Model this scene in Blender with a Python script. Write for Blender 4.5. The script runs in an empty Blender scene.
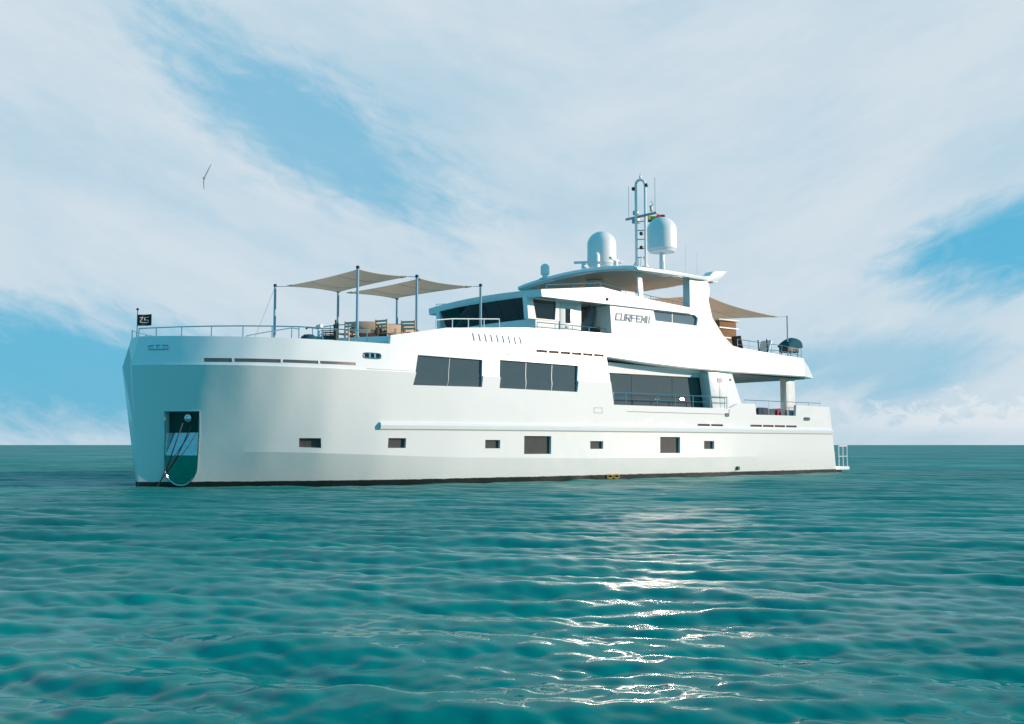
import bpy, bmesh, math, random
import numpy as np
from mathutils import Vector
random.seed(7)
rng = np.random.default_rng(11)
R = math.radians
SC = bpy.context.scene
COL = SC.collection

# ------------------------------------------------------------------ camera
CAM_LOC = (-11.97, -33.72, 1.35)
FOCAL_PX = 1064.0
cam_d = bpy.data.cameras.new('camera')
cam = bpy.data.objects.new('camera', cam_d); COL.objects.link(cam)
cam_d.sensor_width = 36.0
cam_d.lens = 36.0*FOCAL_PX/1024.0
cam_d.clip_start = 0.1; cam_d.clip_end = 90000
cam.location = CAM_LOC
PITCH = math.atan(83.0/1064.0)
VIEW_AZ = math.atan(1308.0/1064.0)              # 50.87 deg from the keel line
cam.rotation_euler = (R(90)+PITCH, 0, VIEW_AZ - R(90))
SC.camera = cam

# ------------------------------------------------------------------ light
SUN_AZ, SUN_EL = R(-42.5), R(14.5)
SUN_DIR = Vector((math.cos(SUN_AZ)*math.cos(SUN_EL), math.sin(SUN_AZ)*math.cos(SUN_EL), math.sin(SUN_EL)))
sun_d = bpy.data.lights.new('sun', 'SUN'); sun_d.energy = 4.85; sun_d.angle = R(0.53); sun_d.color = (1.0, 0.82, 0.69)
sun = bpy.data.objects.new('sun', sun_d); COL.objects.link(sun)
sun.rotation_euler = SUN_DIR.to_track_quat('Z', 'Y').to_euler()
SKY_STRENGTH = 0.1

def new_world():
    w = bpy.data.worlds.new('World'); SC.world = w; w.use_nodes = True
    nt = w.node_tree; N = nt.nodes; L = nt.links; N.clear()
    def nd(t, **k):
        n = N.new(t)
        for a, b in k.items(): setattr(n, a, b)
        return n
    def mth(op, a, b=None, c=None, clamp=False):
        n = nd('ShaderNodeMath', operation=op, use_clamp=clamp)
        for i, v in enumerate((a, b, c)):
            if v is None: continue
            if isinstance(v, (int, float)): n.inputs[i].default_value = v
            else: L.new(v, n.inputs[i])
        return n.outputs[0]
    def sstep(v, lo, hi):
        n = nd('ShaderNodeMapRange', interpolation_type='SMOOTHSTEP')
        L.new(v, n.inputs['Value']); n.inputs['From Min'].default_value = lo; n.inputs['From Max'].default_value = hi
        return n.outputs['Result']
    def mix(f, a, b):
        n = nd('ShaderNodeMix', data_type='RGBA')
        if isinstance(f, float): n.inputs[0].default_value = f
        else: L.new(f, n.inputs[0])
        for s, v in ((6, a), (7, b)):
            if isinstance(v, tuple): n.inputs[s].default_value = (*v, 1)
            else: L.new(v, n.inputs[s])
        return n.outputs[2]
    def noise(vec, scale, detail=6, rough=0.55, dist=0.0):
        n = nd('ShaderNodeTexNoise', noise_dimensions='3D')
        L.new(vec, n.inputs['Vector']); n.inputs['Scale'].default_value = scale
        n.inputs['Detail'].default_value = detail; n.inputs['Roughness'].default_value = rough
        n.inputs['Distortion'].default_value = dist
        return n.outputs[0]
    sky = nd('ShaderNodeTexSky', sky_type='NISHITA'); sky.sun_disc = False
    sky.sun_elevation = SUN_EL; sky.sun_rotation = R(90) - SUN_AZ
    sky.air_density = 1.0; sky.dust_density = 0.6; sky.ozone_density = 2.0
    tc = nd('ShaderNodeTexCoord'); sx = nd('ShaderNodeSeparateXYZ'); L.new(tc.outputs['Generated'], sx.inputs[0])
    az = mth('ARCTAN2', sx.outputs[1], sx.outputs[0])
    A = mth('MULTIPLY', mth('SUBTRACT', VIEW_AZ, az), 5.7296)       # tens of degrees, clockwise from north-east
    El = mth('MULTIPLY', mth('ARCSINE', sx.outputs[2]), 5.7296)
    # sheets of cirrus fan out from a valley to the east
    a5 = mth('SUBTRACT', A, 0.55)
    fan = mth('SQRT', mth('ADD', mth('MULTIPLY', a5, a5), 0.12))
    v = mth('SUBTRACT', El, mth('MULTIPLY', fan, 0.36))
    cx = nd('ShaderNodeCombineXYZ'); L.new(mth('MULTIPLY', A, 0.55), cx.inputs[0]); L.new(mth('MULTIPLY', v, 1.55), cx.inputs[1]); cx.inputs[2].default_value = 3.7
    cy = nd('ShaderNodeCombineXYZ'); L.new(mth('MULTIPLY', A, 1.0), cy.inputs[0]); L.new(mth('MULTIPLY', v, 3.4), cy.inputs[1]); cy.inputs[2].default_value = 9.1
    n1 = noise(cx.outputs[0], 1.25, 6, 0.52, 0.25)
    n2 = noise(cy.outputs[0], 1.7, 7, 0.55, 0.3)
    cw = nd('ShaderNodeCombineXYZ'); L.new(mth('MULTIPLY', A, 2.2), cw.inputs[0]); L.new(mth('MULTIPLY', v, 4.2), cw.inputs[1]); cw.inputs[2].default_value = 5.5
    n4 = noise(cw.outputs[0], 2.6, 6, 0.6, 0.6)
    nn = mth('ADD', mth('ADD', mth('MULTIPLY', n1, 0.66), mth('MULTIPLY', n2, 0.20)), mth('MULTIPLY', n4, 0.14))
    def hole(a0, e0, ra, re, tilt):
        da = mth('SUBTRACT', A, a0); de = mth('SUBTRACT', El, e0)
        c, s = math.cos(R(tilt)), math.sin(R(tilt))
        p = mth('DIVIDE', mth('ADD', mth('MULTIPLY', da, c), mth('MULTIPLY', de, s)), ra)
        q = mth('DIVIDE', mth('SUBTRACT', mth('MULTIPLY', de, c), mth('MULTIPLY', da, s)), re)
        d = mth('SQRT', mth('ADD', mth('MULTIPLY', p, p), mth('MULTIPLY', q, q)))
        d = mth('ADD', d, mth('MULTIPLY', mth('SUBTRACT', mth('ADD', mth('MULTIPLY', n2, 0.6), mth('MULTIPLY', n4, 0.4)), 0.5), 1.7))
        return sstep(d, 1.25, 0.35)
    cover = sstep(nn, 0.24, 0.66)
    h1 = hole(-1.10, 1.66, 1.05, 0.32, -26)
    h2 = hole(2.55, 0.98, 0.62, 0.24, 14)
    h3 = hole(-2.3, 0.36, 1.3, 0.34, -6)
    h4 = hole(1.9, 0.42, 0.7, 0.20, 4)
    cover = mth('MULTIPLY_ADD', cover, 0.30, 0.56)
    # cloud sheet ahead; cleared out of view to darken and blue the bow's shade
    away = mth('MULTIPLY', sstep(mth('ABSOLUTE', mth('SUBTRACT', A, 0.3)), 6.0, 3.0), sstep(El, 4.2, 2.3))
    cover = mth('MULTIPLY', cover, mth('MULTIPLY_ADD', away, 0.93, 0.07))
    cover = mth('MULTIPLY', cover, mth('SUBTRACT', 1.0, mth('MULTIPLY', h1, 0.64)))
    cover = mth('MULTIPLY', cover, mth('SUBTRACT', 1.0, mth('MULTIPLY', h2, 0.88)))
    cover = mth('MULTIPLY', cover, mth('SUBTRACT', 1.0, mth('MULTIPLY', h3, 0.85)))
    cover = mth('MULTIPLY', cover, mth('SUBTRACT', 1.0, mth('MULTIPLY', h4, 0.45)))
    # tint of the clear sky
    hsv = nd('ShaderNodeHueSaturation'); L.new(sky.outputs[0], hsv.inputs['Color'])
    hsv.inputs['Hue'].default_value = 0.475; hsv.inputs['Saturation'].default_value = 1.15; hsv.inputs['Value'].default_value = 1.0
    clear = mix(0.86, hsv.outputs[0], (0.35, 4.5, 7.2))
    col = mix(cover, clear, (7.5, 7.95, 8.4))
    # fair-weather cumulus low over the horizon to the south-east
    cz = nd('ShaderNodeCombineXYZ'); L.new(A, cz.inputs[0]); L.new(mth('MULTIPLY', El, 1.5), cz.inputs[1]); cz.inputs[2].default_value = 1.3
    n3 = noise(cz.outputs[0], 8.5, 6, 0.62, 0.3)
    base = sstep(El, 0.03, 0.12)
    top = mth('MULTIPLY', mth('SUBTRACT', 0.27, El), 1.5)
    puff = sstep(mth('ADD', n3, top), 0.57, 0.73)
    side = mth('ADD', sstep(A, 1.35, 2.1), mth('MULTIPLY', sstep(A, -1.2, -2.4), 0.12))
    puff = mth('MULTIPLY', mth('MULTIPLY', puff, base), mth('MULTIPLY', side, 0.5))
    col = mix(puff, col, (8.7, 8.8, 9.0))
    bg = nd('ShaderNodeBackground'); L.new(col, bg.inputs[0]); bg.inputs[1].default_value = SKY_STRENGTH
    out = nd('ShaderNodeOutputWorld'); L.new(bg.outputs[0], out.inputs[0])
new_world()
vs = SC.view_settings
vs.view_transform = 'Standard'; vs.look = 'None'; vs.exposure = 0.0; vs.gamma = 1.0; vs.use_curve_mapping = False
SC.cycles.use_denoising = True
SC.cycles.sample_clamp_indirect = 60.0
SC.cycles.max_bounces = 8
SC.cycles.caustics_reflective = True

# ------------------------------------------------------------------ materials
def mat(name, col, rough=0.5, metal=0.0, spec=0.5, var=0.06, scale=3.0, bump=0.0, coat=0.0, ior=None, emit=None, alpha_col=None):
    m = bpy.data.materials.new(name); m.use_nodes = True
    nt = m.node_tree; b = nt.nodes['Principled BSDF']; L = nt.links
    tc = nt.nodes.new('ShaderNodeTexCoord'); nz = nt.nodes.new('ShaderNodeTexNoise')
    nz.inputs['Scale'].default_value = scale; nz.inputs['Detail'].default_value = 5
    L.new(tc.outputs['Object'], nz.inputs['Vector'])
    mr = nt.nodes.new('ShaderNodeMix'); mr.data_type = 'RGBA'
    mr.inputs[6].default_value = (*[c*(1-var) for c in col], 1); mr.inputs[7].default_value = (*[min(1, c*(1+var)) for c in col], 1)
    L.new(nz.outputs[0], mr.inputs[0]); L.new(mr.outputs[2], b.inputs['Base Color'])
    b.inputs['Roughness'].default_value = rough; b.inputs['Metallic'].default_value = metal
    b.inputs['Specular IOR Level'].default_value = spec; b.inputs['Coat Weight'].default_value = coat
    b.inputs['Coat Roughness'].default_value = 0.04
    if ior: b.inputs['IOR'].default_value = ior
    if bump:
        bp = nt.nodes.new('ShaderNodeBump'); bp.inputs['Strength'].default_value = bump; bp.inputs['Distance'].default_value = 0.02
        L.new(nz.outputs[0], bp.inputs['Height']); L.new(bp.outputs[0], b.inputs['Normal'])
    if emit:
        b.inputs['Emission Color'].default_value = (*emit[0], 1); b.inputs['Emission Strength'].default_value = emit[1]
    return m
WHITE = mat('white_gloss_paint', (0.80, 0.80, 0.785), 0.22, var=0.02, scale=0.6, coat=1.0)
WHITE_MATT = mat('white_gelcoat', (0.78, 0.78, 0.77), 0.35, var=0.03, scale=2)
CREAM = mat('cream_panel', (0.72, 0.66, 0.56), 0.5)
GLASS = mat('tinted_glass', (0.062, 0.090, 0.100), 0.02, spec=0.5, var=0.12, ior=1.5)
PORTGLASS = mat('porthole_glass', (0.085, 0.085, 0.083), 0.05, var=0.15, ior=1.2)
DARKGLASS = mat('dark_window_glass', (0.006, 0.012, 0.014), 0.02, ior=1.6)
STEEL = mat('polished_steel', (0.62, 0.64, 0.66), 0.12, metal=1.0)
MIRROR = mat('mirror_steel_plate', (0.48, 0.52, 0.52), 0.10, metal=1.0, var=.25, scale=9)
GREYM = mat('grey_painted_metal', (0.30, 0.33, 0.35), 0.4)
DARK = mat('dark_rubber', (0.02, 0.022, 0.024), 0.5)
TEAK = mat('varnished_teak', (0.16, 0.075, 0.035), 0.35, var=0.35, scale=12)
PALEWOOD = mat('bleached_teak', (0.52, 0.38, 0.24), 0.5, var=0.2, scale=14)
WICKER = mat('brown_wicker', (0.10, 0.048, 0.026), 0.7, var=0.5, scale=40, bump=0.6)
TANCUSH = mat('tan_cushion', (0.55, 0.38, 0.26), 0.85, var=0.1, scale=20, bump=0.2)
GREENCANVAS = mat('dark_green_canvas', (0.012, 0.06, 0.065), 0.85, var=0.25, scale=25, bump=0.2)
BLUECOVER = mat('blue_vinyl_cover', (0.012, 0.085, 0.115), 0.85, spec=.2, var=0.2, scale=8, bump=0.3)
CANVAS = mat('beige_awning_canvas', (0.90, 0.73, 0.60), 0.9, var=0.06, scale=2.2)
SEAM = mat('canvas_seam', (0.55, 0.42, 0.33), 0.9)
def see_light(m, w):
    nt = m.node_tree; b = nt.nodes['Principled BSDF']; t = nt.nodes.new('ShaderNodeBsdfTranslucent'); x = nt.nodes.new('ShaderNodeMixShader')
    src = b.inputs['Base Color'].links[0].from_socket; nt.links.new(src, t.inputs[0]); x.inputs[0].default_value = w
    o = [n for n in nt.nodes if n.type == 'OUTPUT_MATERIAL'][0]
    nt.links.new(b.outputs[0], x.inputs[1]); nt.links.new(t.outputs[0], x.inputs[2]); nt.links.new(x.outputs[0], o.inputs[0])
see_light(CANVAS, .5)
NAMEM = mat('grey_name_paint', (0.36, 0.40, 0.44), 0.6, spec=.2, var=0.02)
SLOTD = mat('dark_brown_slot', (0.07, 0.035, 0.025), 0.6, spec=.2, var=.4)
SLOTM = mat('brown_steel_slot', (0.16, 0.13, 0.12), 0.3, metal=0.5, var=0.4, scale=3)
POSTM = mat('brushed_steel_post', (0.85, 0.80, 0.72), 0.20, metal=1.0, var=0.03)
POLE = mat('pale_blue_grey_pole', (0.30, 0.42, 0.48), 0.35)
NAVY = mat('navy_cushion', (0.02, 0.045, 0.075), 0.8)
REDC = mat('red_cloth', (0.45, 0.02, 0.03), 0.8)
YELLOW = mat('yellow_rope', (0.34, 0.24, 0.02), 0.7)
GREEN = mat('green_cloth', (0.05, 0.30, 0.08), 0.8)
BLACKF = mat('black_flag_cloth', (0.012, 0.014, 0.018), 0.8)
WHITEF = mat('white_flag_mark', (0.75, 0.75, 0.75), 0.8)
GREYL = mat('grey_lettering', (0.50, 0.54, 0.58), 0.4, var=0.02)
SOFAG = mat('grey_outdoor_fabric', (0.30, 0.31, 0.31), 0.9, var=0.1, scale=20)
CEIL = mat('beige_ceiling_panel', (0.46, 0.33, 0.235), 0.4, var=0.05)
LAVENDER = mat('lavender_stair_grey', (0.20, 0.20, 0.23), 0.5)  # even lavender-grey of the stair stringer
CHAIN = mat('galvanised_chain', (0.12, 0.11, 0.10), 0.6, var=0.4, scale=30)

def hull_material():
    m = bpy.data.materials.new('white_hull_paint'); m.use_nodes = True
    nt = m.node_tree; N = nt.nodes; L = nt.links; b = N['Principled BSDF']
    g = N.new('ShaderNodeNewGeometry'); sx = N.new('ShaderNodeSeparateXYZ'); L.new(g.outputs['Position'], sx.inputs[0])
    nz = N.new('ShaderNodeTexNoise'); nz.inputs['Scale'].default_value = 3.5; nz.inputs['Detail'].default_value = 6
    mp = N.new('ShaderNodeMapping'); mp.inputs['Scale'].default_value = (1, 1, 2.5); L.new(g.outputs['Position'], mp.inputs[0]); L.new(mp.outputs[0], nz.inputs['Vector'])
    # antifouling below the boot line, with a slightly ragged worn edge
    ad = N.new('ShaderNodeMath'); ad.operation = 'MULTIPLY_ADD'; L.new(nz.outputs[0], ad.inputs[0]); ad.inputs[1].default_value = 0.05; L.new(sx.outputs[2], ad.inputs[2])
    lt = N.new('ShaderNodeMapRange'); L.new(ad.outputs[0], lt.inputs['Value']); lt.inputs['From Min'].default_value = 0.205; lt.inputs['From Max'].default_value = 0.225
    # faint salt bloom above the waterline
    st = N.new('ShaderNodeMapRange'); L.new(sx.outputs[2], st.inputs['Value']); st.inputs['From Min'].default_value = 1.0; st.inputs['From Max'].default_value = 0.25
    mu = N.new('ShaderNodeMath'); mu.operation = 'MULTIPLY'; L.new(st.outputs[0], mu.inputs[0]); L.new(nz.outputs[0], mu.inputs[1])
    mu2 = N.new('ShaderNodeMath'); mu2.operation = 'MULTIPLY'; L.new(mu.outputs[0], mu2.inputs[0]); mu2.inputs[1].default_value = 0.45
    w = N.new('ShaderNodeMix'); w.data_type = 'RGBA'; L.new(mu2.outputs[0], w.inputs[0])
    w.inputs[6].default_value = (0.80, 0.80, 0.785, 1); w.inputs[7].default_value = (0.60, 0.60, 0.56, 1)
    br = N.new('ShaderNodeTexNoise'); br.inputs['Scale'].default_value = 2.2; br.inputs['Detail'].default_value = 7; L.new(g.outputs['Position'], br.inputs['Vector'])
    bt = N.new('ShaderNodeMix'); bt.data_type = 'RGBA'; L.new(br.outputs[0], bt.inputs[0])
    bt.inputs[6].default_value = (0.008, 0.007, 0.008, 1); bt.inputs[7].default_value = (0.035, 0.024, 0.02, 1)
    mx = N.new('ShaderNodeMix'); mx.data_type = 'RGBA'; L.new(lt.outputs[0], mx.inputs[0]); L.new(bt.outputs[2], mx.inputs[6]); L.new(w.outputs[2], mx.inputs[7])
    L.new(mx.outputs[2], b.inputs['Base Color'])
    b.inputs['Roughness'].default_value = 0.2; b.inputs['Coat Weight'].default_value = 1.0; b.inputs['Coat Roughness'].default_value = 0.03
    # slight waviness of the welded plating
    wv = N.new('ShaderNodeTexNoise'); wv.inputs['Scale'].default_value = 0.9; wv.inputs['Detail'].default_value = 2; L.new(g.outputs['Position'], wv.inputs['Vector'])
    bp = N.new('ShaderNodeBump'); bp.inputs['Strength'].default_value = 1.0; bp.inputs['Distance'].default_value = 0.010
    L.new(wv.outputs[0], bp.inputs['Height']); L.new(bp.outputs[0], b.inputs['Normal']); L.new(bp.outputs[0], b.inputs['Coat Normal'])
    return m
HULL = hull_material()

# ------------------------------------------------------------------ mesh helpers
WORLD = {}
def tag(o, label=None, cat=None, group=None, kind=None):
    for k, v in (('label', label), ('category', cat), ('group', group), ('kind', kind)):
        if v: o[k] = v
    return o
def empty(name, loc, label=None, cat=None, group=None):
    o = bpy.data.objects.new(name, None); COL.objects.link(o); o.location = loc; o.empty_display_size = 0.2
    WORLD[o.name] = Vector(loc); return tag(o, label, cat, group)
class MB:
    def __init__(s): s.v = []; s.f = []
    def add(s, vs_, fs_):
        k = len(s.v); s.v += [tuple(map(float, p)) for p in vs_]; s.f += [tuple(i+k for i in f) for f in fs_]; return s
    def box(s, c, d, rz=0.0, ry=0.0, rx=0.0):
        c = Vector(c); h = [x/2 for x in d]; vs_ = []
        from mathutils import Euler
        m = Euler((rx, ry, rz)).to_matrix()
        for i in (-1, 1):
            for j in (-1, 1):
                for k in (-1, 1): vs_.append(c + m @ Vector((i*h[0], j*h[1], k*h[2])))
        return s.add(vs_, [(0,1,3,2),(4,6,7,5),(0,4,5,1),(2,3,7,6),(0,2,6,4),(1,5,7,3)])
    def loft(s, rings, close=True, cap0=True, cap1=True):
        n = len(rings[0]); vs_ = [p for r in rings for p in r]; fs_ = []
        for a in range(len(rings)-1):
            for i in range(n if close else n-1):
                j = (i+1) % n; fs_.append((a*n+i, a*n+j, (a+1)*n+j, (a+1)*n+i))
        if cap0: fs_.append(tuple(range(n-1, -1, -1)))
        if cap1: fs_.append(tuple((len(rings)-1)*n+i for i in range(n)))
        return s.add(vs_, fs_)
    def tube(s, pts, r, n=8, closed=False):
        pts = [Vector(p) for p in pts]; rings = []
        for i, p in enumerate(pts):
            if closed: d = pts[(i+1) % len(pts)] - pts[i-1]
            else: d = pts[min(i+1, len(pts)-1)] - pts[max(i-1, 0)]
            d = d.normalized() if d.length > 1e-9 else Vector((0,0,1))
            u = d.cross(Vector((0,0,1)) if abs(d.z) < 0.95 else Vector((1,0,0))).normalized(); w = d.cross(u)
            rr = r[i] if isinstance(r, (list, tuple)) else r
            rings.append([p + (u*math.cos(2*math.pi*k/n) + w*math.sin(2*math.pi*k/n))*rr for k in range(n)])
        if closed: rings.append(rings[0]); return s.loft(rings, True, False, False)
        return s.loft(rings)
    def lathe(s, c, prof, n=32):
        c = Vector(c)
        rings = [[c + Vector((r*math.cos(2*math.pi*k/n), r*math.sin(2*math.pi*k/n), z)) for k in range(n)] for r, z in prof]
        return s.loft(rings)
    def prism_y(s, poly, y0, y1):
        return s.loft([[(p[0], y0, p[1]) for p in poly], [(p[0], y1, p[1]) for p in poly]])
    def prism_z(s, poly, z0, z1):
        return s.loft([[(p[0], p[1], z0) for p in poly], [(p[0], p[1], z1) for p in poly]])
    def build(s, name, m, parent=None, angle=30, bevel=0.0, boolean=None, loc=None):
        vs_ = np.array(s.v); lo, hi = vs_.min(0), vs_.max(0)
        org = Vector(loc) if loc is not None else Vector(((lo[0]+hi[0])/2, (lo[1]+hi[1])/2, lo[2]))
        me = bpy.data.meshes.new(name)
        me.from_pydata([tuple(Vector(p)-org) for p in s.v], [], s.f)
        bm = bmesh.new(); bm.from_mesh(me)
        bmesh.ops.remove_doubles(bm, verts=bm.verts, dist=1e-5)
        bmesh.ops.dissolve_degenerate(bm, edges=bm.edges, dist=1e-6)
        bmesh.ops.recalc_face_normals(bm, faces=bm.faces); bm.to_mesh(me); bm.free()
        o = bpy.data.objects.new(name, me); COL.objects.link(o)
        o.location = org
        if boolean is not None or bevel:
            co = None
            if boolean is not None:
                cm = bpy.data.meshes.new('cutter'); cm.from_pydata([tuple(p) for p in boolean.v], [], boolean.f)
                bm = bmesh.new(); bm.from_mesh(cm); bmesh.ops.recalc_face_normals(bm, faces=bm.faces); bm.to_mesh(cm); bm.free()
                co = bpy.data.objects.new('cutter', cm); COL.objects.link(co)
                md = o.modifiers.new('cut', 'BOOLEAN'); md.operation = 'DIFFERENCE'; md.object = co; md.solver = 'EXACT'
            if bevel:
                md = o.modifiers.new('bevel', 'BEVEL'); md.width = bevel; md.segments = 2; md.limit_method = 'ANGLE'; md.angle_limit = R(35)
            bpy.context.view_layer.update()
            dg = bpy.context.evaluated_depsgraph_get()
            nm = bpy.data.meshes.new_from_object(o.evaluated_get(dg))
            o.modifiers.clear(); o.data = nm; nm.name = name
            if co: bpy.data.objects.remove(co)
        me = o.data; me.materials.clear(); me.materials.append(m)
        me.polygons.foreach_set('material_index', [0]*len(me.polygons))
        me.polygons.foreach_set('use_smooth', [True]*len(me.polygons))
        me.set_sharp_from_angle(angle=R(angle)); me.update()
        if parent is not None:
            o.parent = parent; o.location = org - WORLD[parent.name]
        WORLD[o.name] = org
        return o
def copy_tree(o, loc, rz, label=None):
    r = o.copy(); COL.objects.link(r); r.location = loc; r.rotation_euler = (0, 0, rz)
    if label: r['label'] = label
    for ch in o.children:
        c = ch.copy(); COL.objects.link(c); c.parent = r
        for g in ch.children:
            d = g.copy(); COL.objects.link(d); d.parent = c
    return r

# ------------------------------------------------------------------ hull lines (metres; s aft of the stem, z above water)
# <HULLFN>
import numpy as _np
def _itp(t, tab):
    return float(_np.interp(t, [p[0] for p in tab], [p[1] for p in tab]))
def _sm(tab, step=0.05, w=9):
    xs = _np.arange(tab[0][0], tab[-1][0]+1e-6, step); ys = _np.interp(xs, [p[0] for p in tab], [p[1] for p in tab])
    k = _np.ones(w)/w
    for _ in range(3):
        yp = _np.concatenate([2*ys[0]-ys[1:w//2+1][::-1], ys, 2*ys[-1]-ys[-w//2:-1][::-1]]); ys = _np.convolve(yp, k, 'valid')[:len(xs)]
    return list(zip(xs, ys))
B_KEEL = _sm([(0,.05),(4,.8),(10,2.4),(32.7,2.6)])
B_WL = _sm([(0,.12),(1,.72),(1.7,1.05),(3.1,1.65),(4.3,2.15),(5.5,2.58),(7,3.0),(9.5,3.42),(14,3.58),(25,3.6),(32.7,3.45)])
B_CH = _sm([(0,.18),(1.3,1.30),(3.3,2.42),(5,3.08),(7,3.48),(10,3.70),(14,3.76),(25,3.74),(32.7,3.5)])
B_KN = _sm([(0,.42),(.55,1.30),(1.4,2.22),(2.55,3.05),(3.7,3.5),(5,3.74),(7,3.8),(12,3.8),(25,3.78),(30,3.7),(32.7,3.58)])
B_TOP = _sm([(0,.40),(.5,1.21),(1.65,2.29),(2.75,2.99),(3.9,3.42),(5.8,3.60),(7.5,3.62),(9,3.64),(12,3.66),(25,3.66),(32.7,3.48)])
def z_ch(t): return _itp(t, [(0,1.17),(4,1.12),(10,.92),(16,.84),(33,.84)])
def z_kn(t): return _itp(t, [(0,3.85),(4,3.80),(33,3.79)])
def s_shift(t, z):
    s0 = _itp(z, [(-1,.45),(0,.2),(1.15,.06),(3.85,-.25),(4.75,0.0),(6,0.1)])
    return s0*max(0, 1-t/6.0)**1.5 - 0.19*z*max(0, min(1, (t-27)/5.6))
def half(t, z):
    zc, zk = z_ch(t), z_kn(t)
    if z <= 0: return _itp(z, [(-1, _itp(t, B_KEEL)), (0, _itp(t, B_WL))])
    if z <= zc: return _itp(z, [(0, _itp(t, B_WL)), (zc, _itp(t, B_CH))])
    if z <= zk: return _itp(z, [(zc, _itp(t, B_CH)), (zk, _itp(t, B_KN))])
    b0 = _itp(t, B_KN) - .06; b1 = _itp(t, B_TOP); sl = max(0.0, (b0-b1))/(.95)
    return b0 - (min(z, zk+.02)-zk)/.02*0.0 - (z-zk)*sl
def surf(t, z): return (t + s_shift(t, z), -half(t, z), z)
def t_of(s, z):
    t = s
    for _ in range(30): t = max(0, s - s_shift(t, z))
    return t
def surf_s(s, z): return surf(t_of(s, z), z)
def surf_n(s, z, off=0.0):
    p = Vector(surf_s(s, z)); a = Vector(surf_s(s+.05, z)) - Vector(surf_s(s-.05, z)); b = Vector(surf_s(s, z+.03)) - Vector(surf_s(s, z-.03))
    n = a.cross(b); n.normalize()
    if n.y > 0: n = -n
    return p + n*off
# </HULLFN>
ZTOP = [(0,4.77),(1.5,4.73),(4,4.72),(7.25,4.73),(7.30,5.03),(8.3,5.2),(9.6,5.44),(13.3,5.70),(16.9,5.75),(17.275,5.75),(17.28,4.8),(17.55,2.93),(24.55,2.93),(24.6,2.93),(25.2,3.17),(26.4,3.18),(26.48,2.70),(29.72,2.70),(29.8,3.2),(32.7,3.17)]
ts = sorted(set([round(x, 3) for x in list(np.arange(0, 7, .1)) + list(np.arange(7, 32.7, .4)) + [p[0] for p in ZTOP] + [.12,.16,7.0,32.4,32.6,32.9,7.35]]))
ts = [t for t in ts if t <= 32.9]
def section(t):
    zt = _itp(t, ZTOP); zc, zk = z_ch(t), z_kn(t)
    zd = 4.7 if t < 17.28 else 2.0
    if t < .14 or t > 32.5: zd = zt
    zs = [-1, -.5, 0, .12, .26, zc*.65, zc, zc+.5, 2.0, 2.7, 3.3, zk-.002]
    pts = [(half(t, z), z) for z in [min(z, zt) for z in zs]]
    z0 = min(zk, zt); pts.append((half(t, z0+1e-4) if zt > zk else half(t, zt), z0))
    for z in (zk+.35, zk+.65, 9): pts.append((half(t, min(z, zt)) if zt > zk else half(t, zt), min(z, zt)))
    bi = max(.02, pts[-1][0]-.13)
    pts.append((bi, zt)); pts.append((bi, min(zd, zt))); 
    port = [(t+s_shift(t, z), -b, z) for b, z in pts]
    star = [(x, -y, z) for x, y, z in port]
    return port + star[::-1]
def hull_patch(quad, off0, off1, n=8, m=4, mb=None):
    """slab that follows the port side: quad = four (s,z) corners: fore-bottom, aft-bottom, aft-top, fore-top"""
    mb = mb or MB()
    def grid(off):
        g = []
        for j in range(m+1):
            for i in range(n+1):
                u, w = i/n, j/m
                s = (1-w)*((1-u)*quad[0][0]+u*quad[1][0]) + w*((1-u)*quad[3][0]+u*quad[2][0])
                z = (1-w)*((1-u)*quad[0][1]+u*quad[1][1]) + w*((1-u)*quad[3][1]+u*quad[2][1])
                g.append(surf_n(s, z, off))
        return g
    a, b = grid(off0), grid(off1); k = (n+1)*(m+1); fs_ = []
    idx = lambda i, j: j*(n+1)+i
    for j in range(m):
        for i in range(n):
            q = (idx(i,j), idx(i+1,j), idx(i+1,j+1), idx(i,j+1)); fs_.append(q); fs_.append(tuple(k+x for x in q[::-1]))
    for i in range(n):
        fs_.append((idx(i,0), k+idx(i,0), k+idx(i+1,0), idx(i+1,0))); fs_.append((idx(i,m), idx(i+1,m), k+idx(i+1,m), k+idx(i,m)))
    for j in range(m):
        fs_.append((idx(0,j), idx(0,j+1), k+idx(0,j+1), k+idx(0,j))); fs_.append((idx(n,j), k+idx(n,j), k+idx(n,j+1), idx(n,j+1)))
    return mb.add(a+b, fs_)
def rect(s0, s1, z0, z1): return [(s0,z0),(s1,z0),(s1,z1),(s0,z1)]

YACHT = empty('motor_yacht', (16, 0, 0), 'long white motor yacht with a blunt bow lying at anchor', 'yacht')

# openings in the port side
PORTHOLES = [[(4.33,1.25),(5.0,1.25),(4.95,1.57),(4.29,1.57)], rect(7.26,7.94,1.25,1.58), rect(11.2,11.87,1.23,1.53), rect(12.98,14.28,1.02,1.68),
             rect(16.28,16.97,1.20,1.50), rect(20.2,21.4,1.02,1.68), rect(22.91,23.56,1.18,1.52)]
WINDOWS = [[(8.09,3.37),(11.01,3.40),(11.10,4.38),(8.34,4.41)], [(11.80,3.39),(15.60,3.37),(15.74,4.39),(11.90,4.42)]]
SLOTS = [rect(13.65,17.15,4.80,4.90)]
LOW_SLOTS = [rect(26.05,29.55,2.16,2.25), rect(22.5,24.15,2.15,2.24)]
BOW_SLOT = [rect(1.36,2.06,3.915,4.04), rect(2.12,3.40,3.92,4.035), rect(3.46,4.58,3.93,4.03), rect(4.64,5.89,3.935,4.03)]
POCKET = [(.785,1.02),(1.60,1.02),(1.43,2.41),(.61,2.41)]
cut = MB()
for q in PORTHOLES: hull_patch(q, .25, -.14, 3, 2, cut)
for q in WINDOWS: hull_patch(q, .4, -.12, 6, 4, cut)
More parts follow.
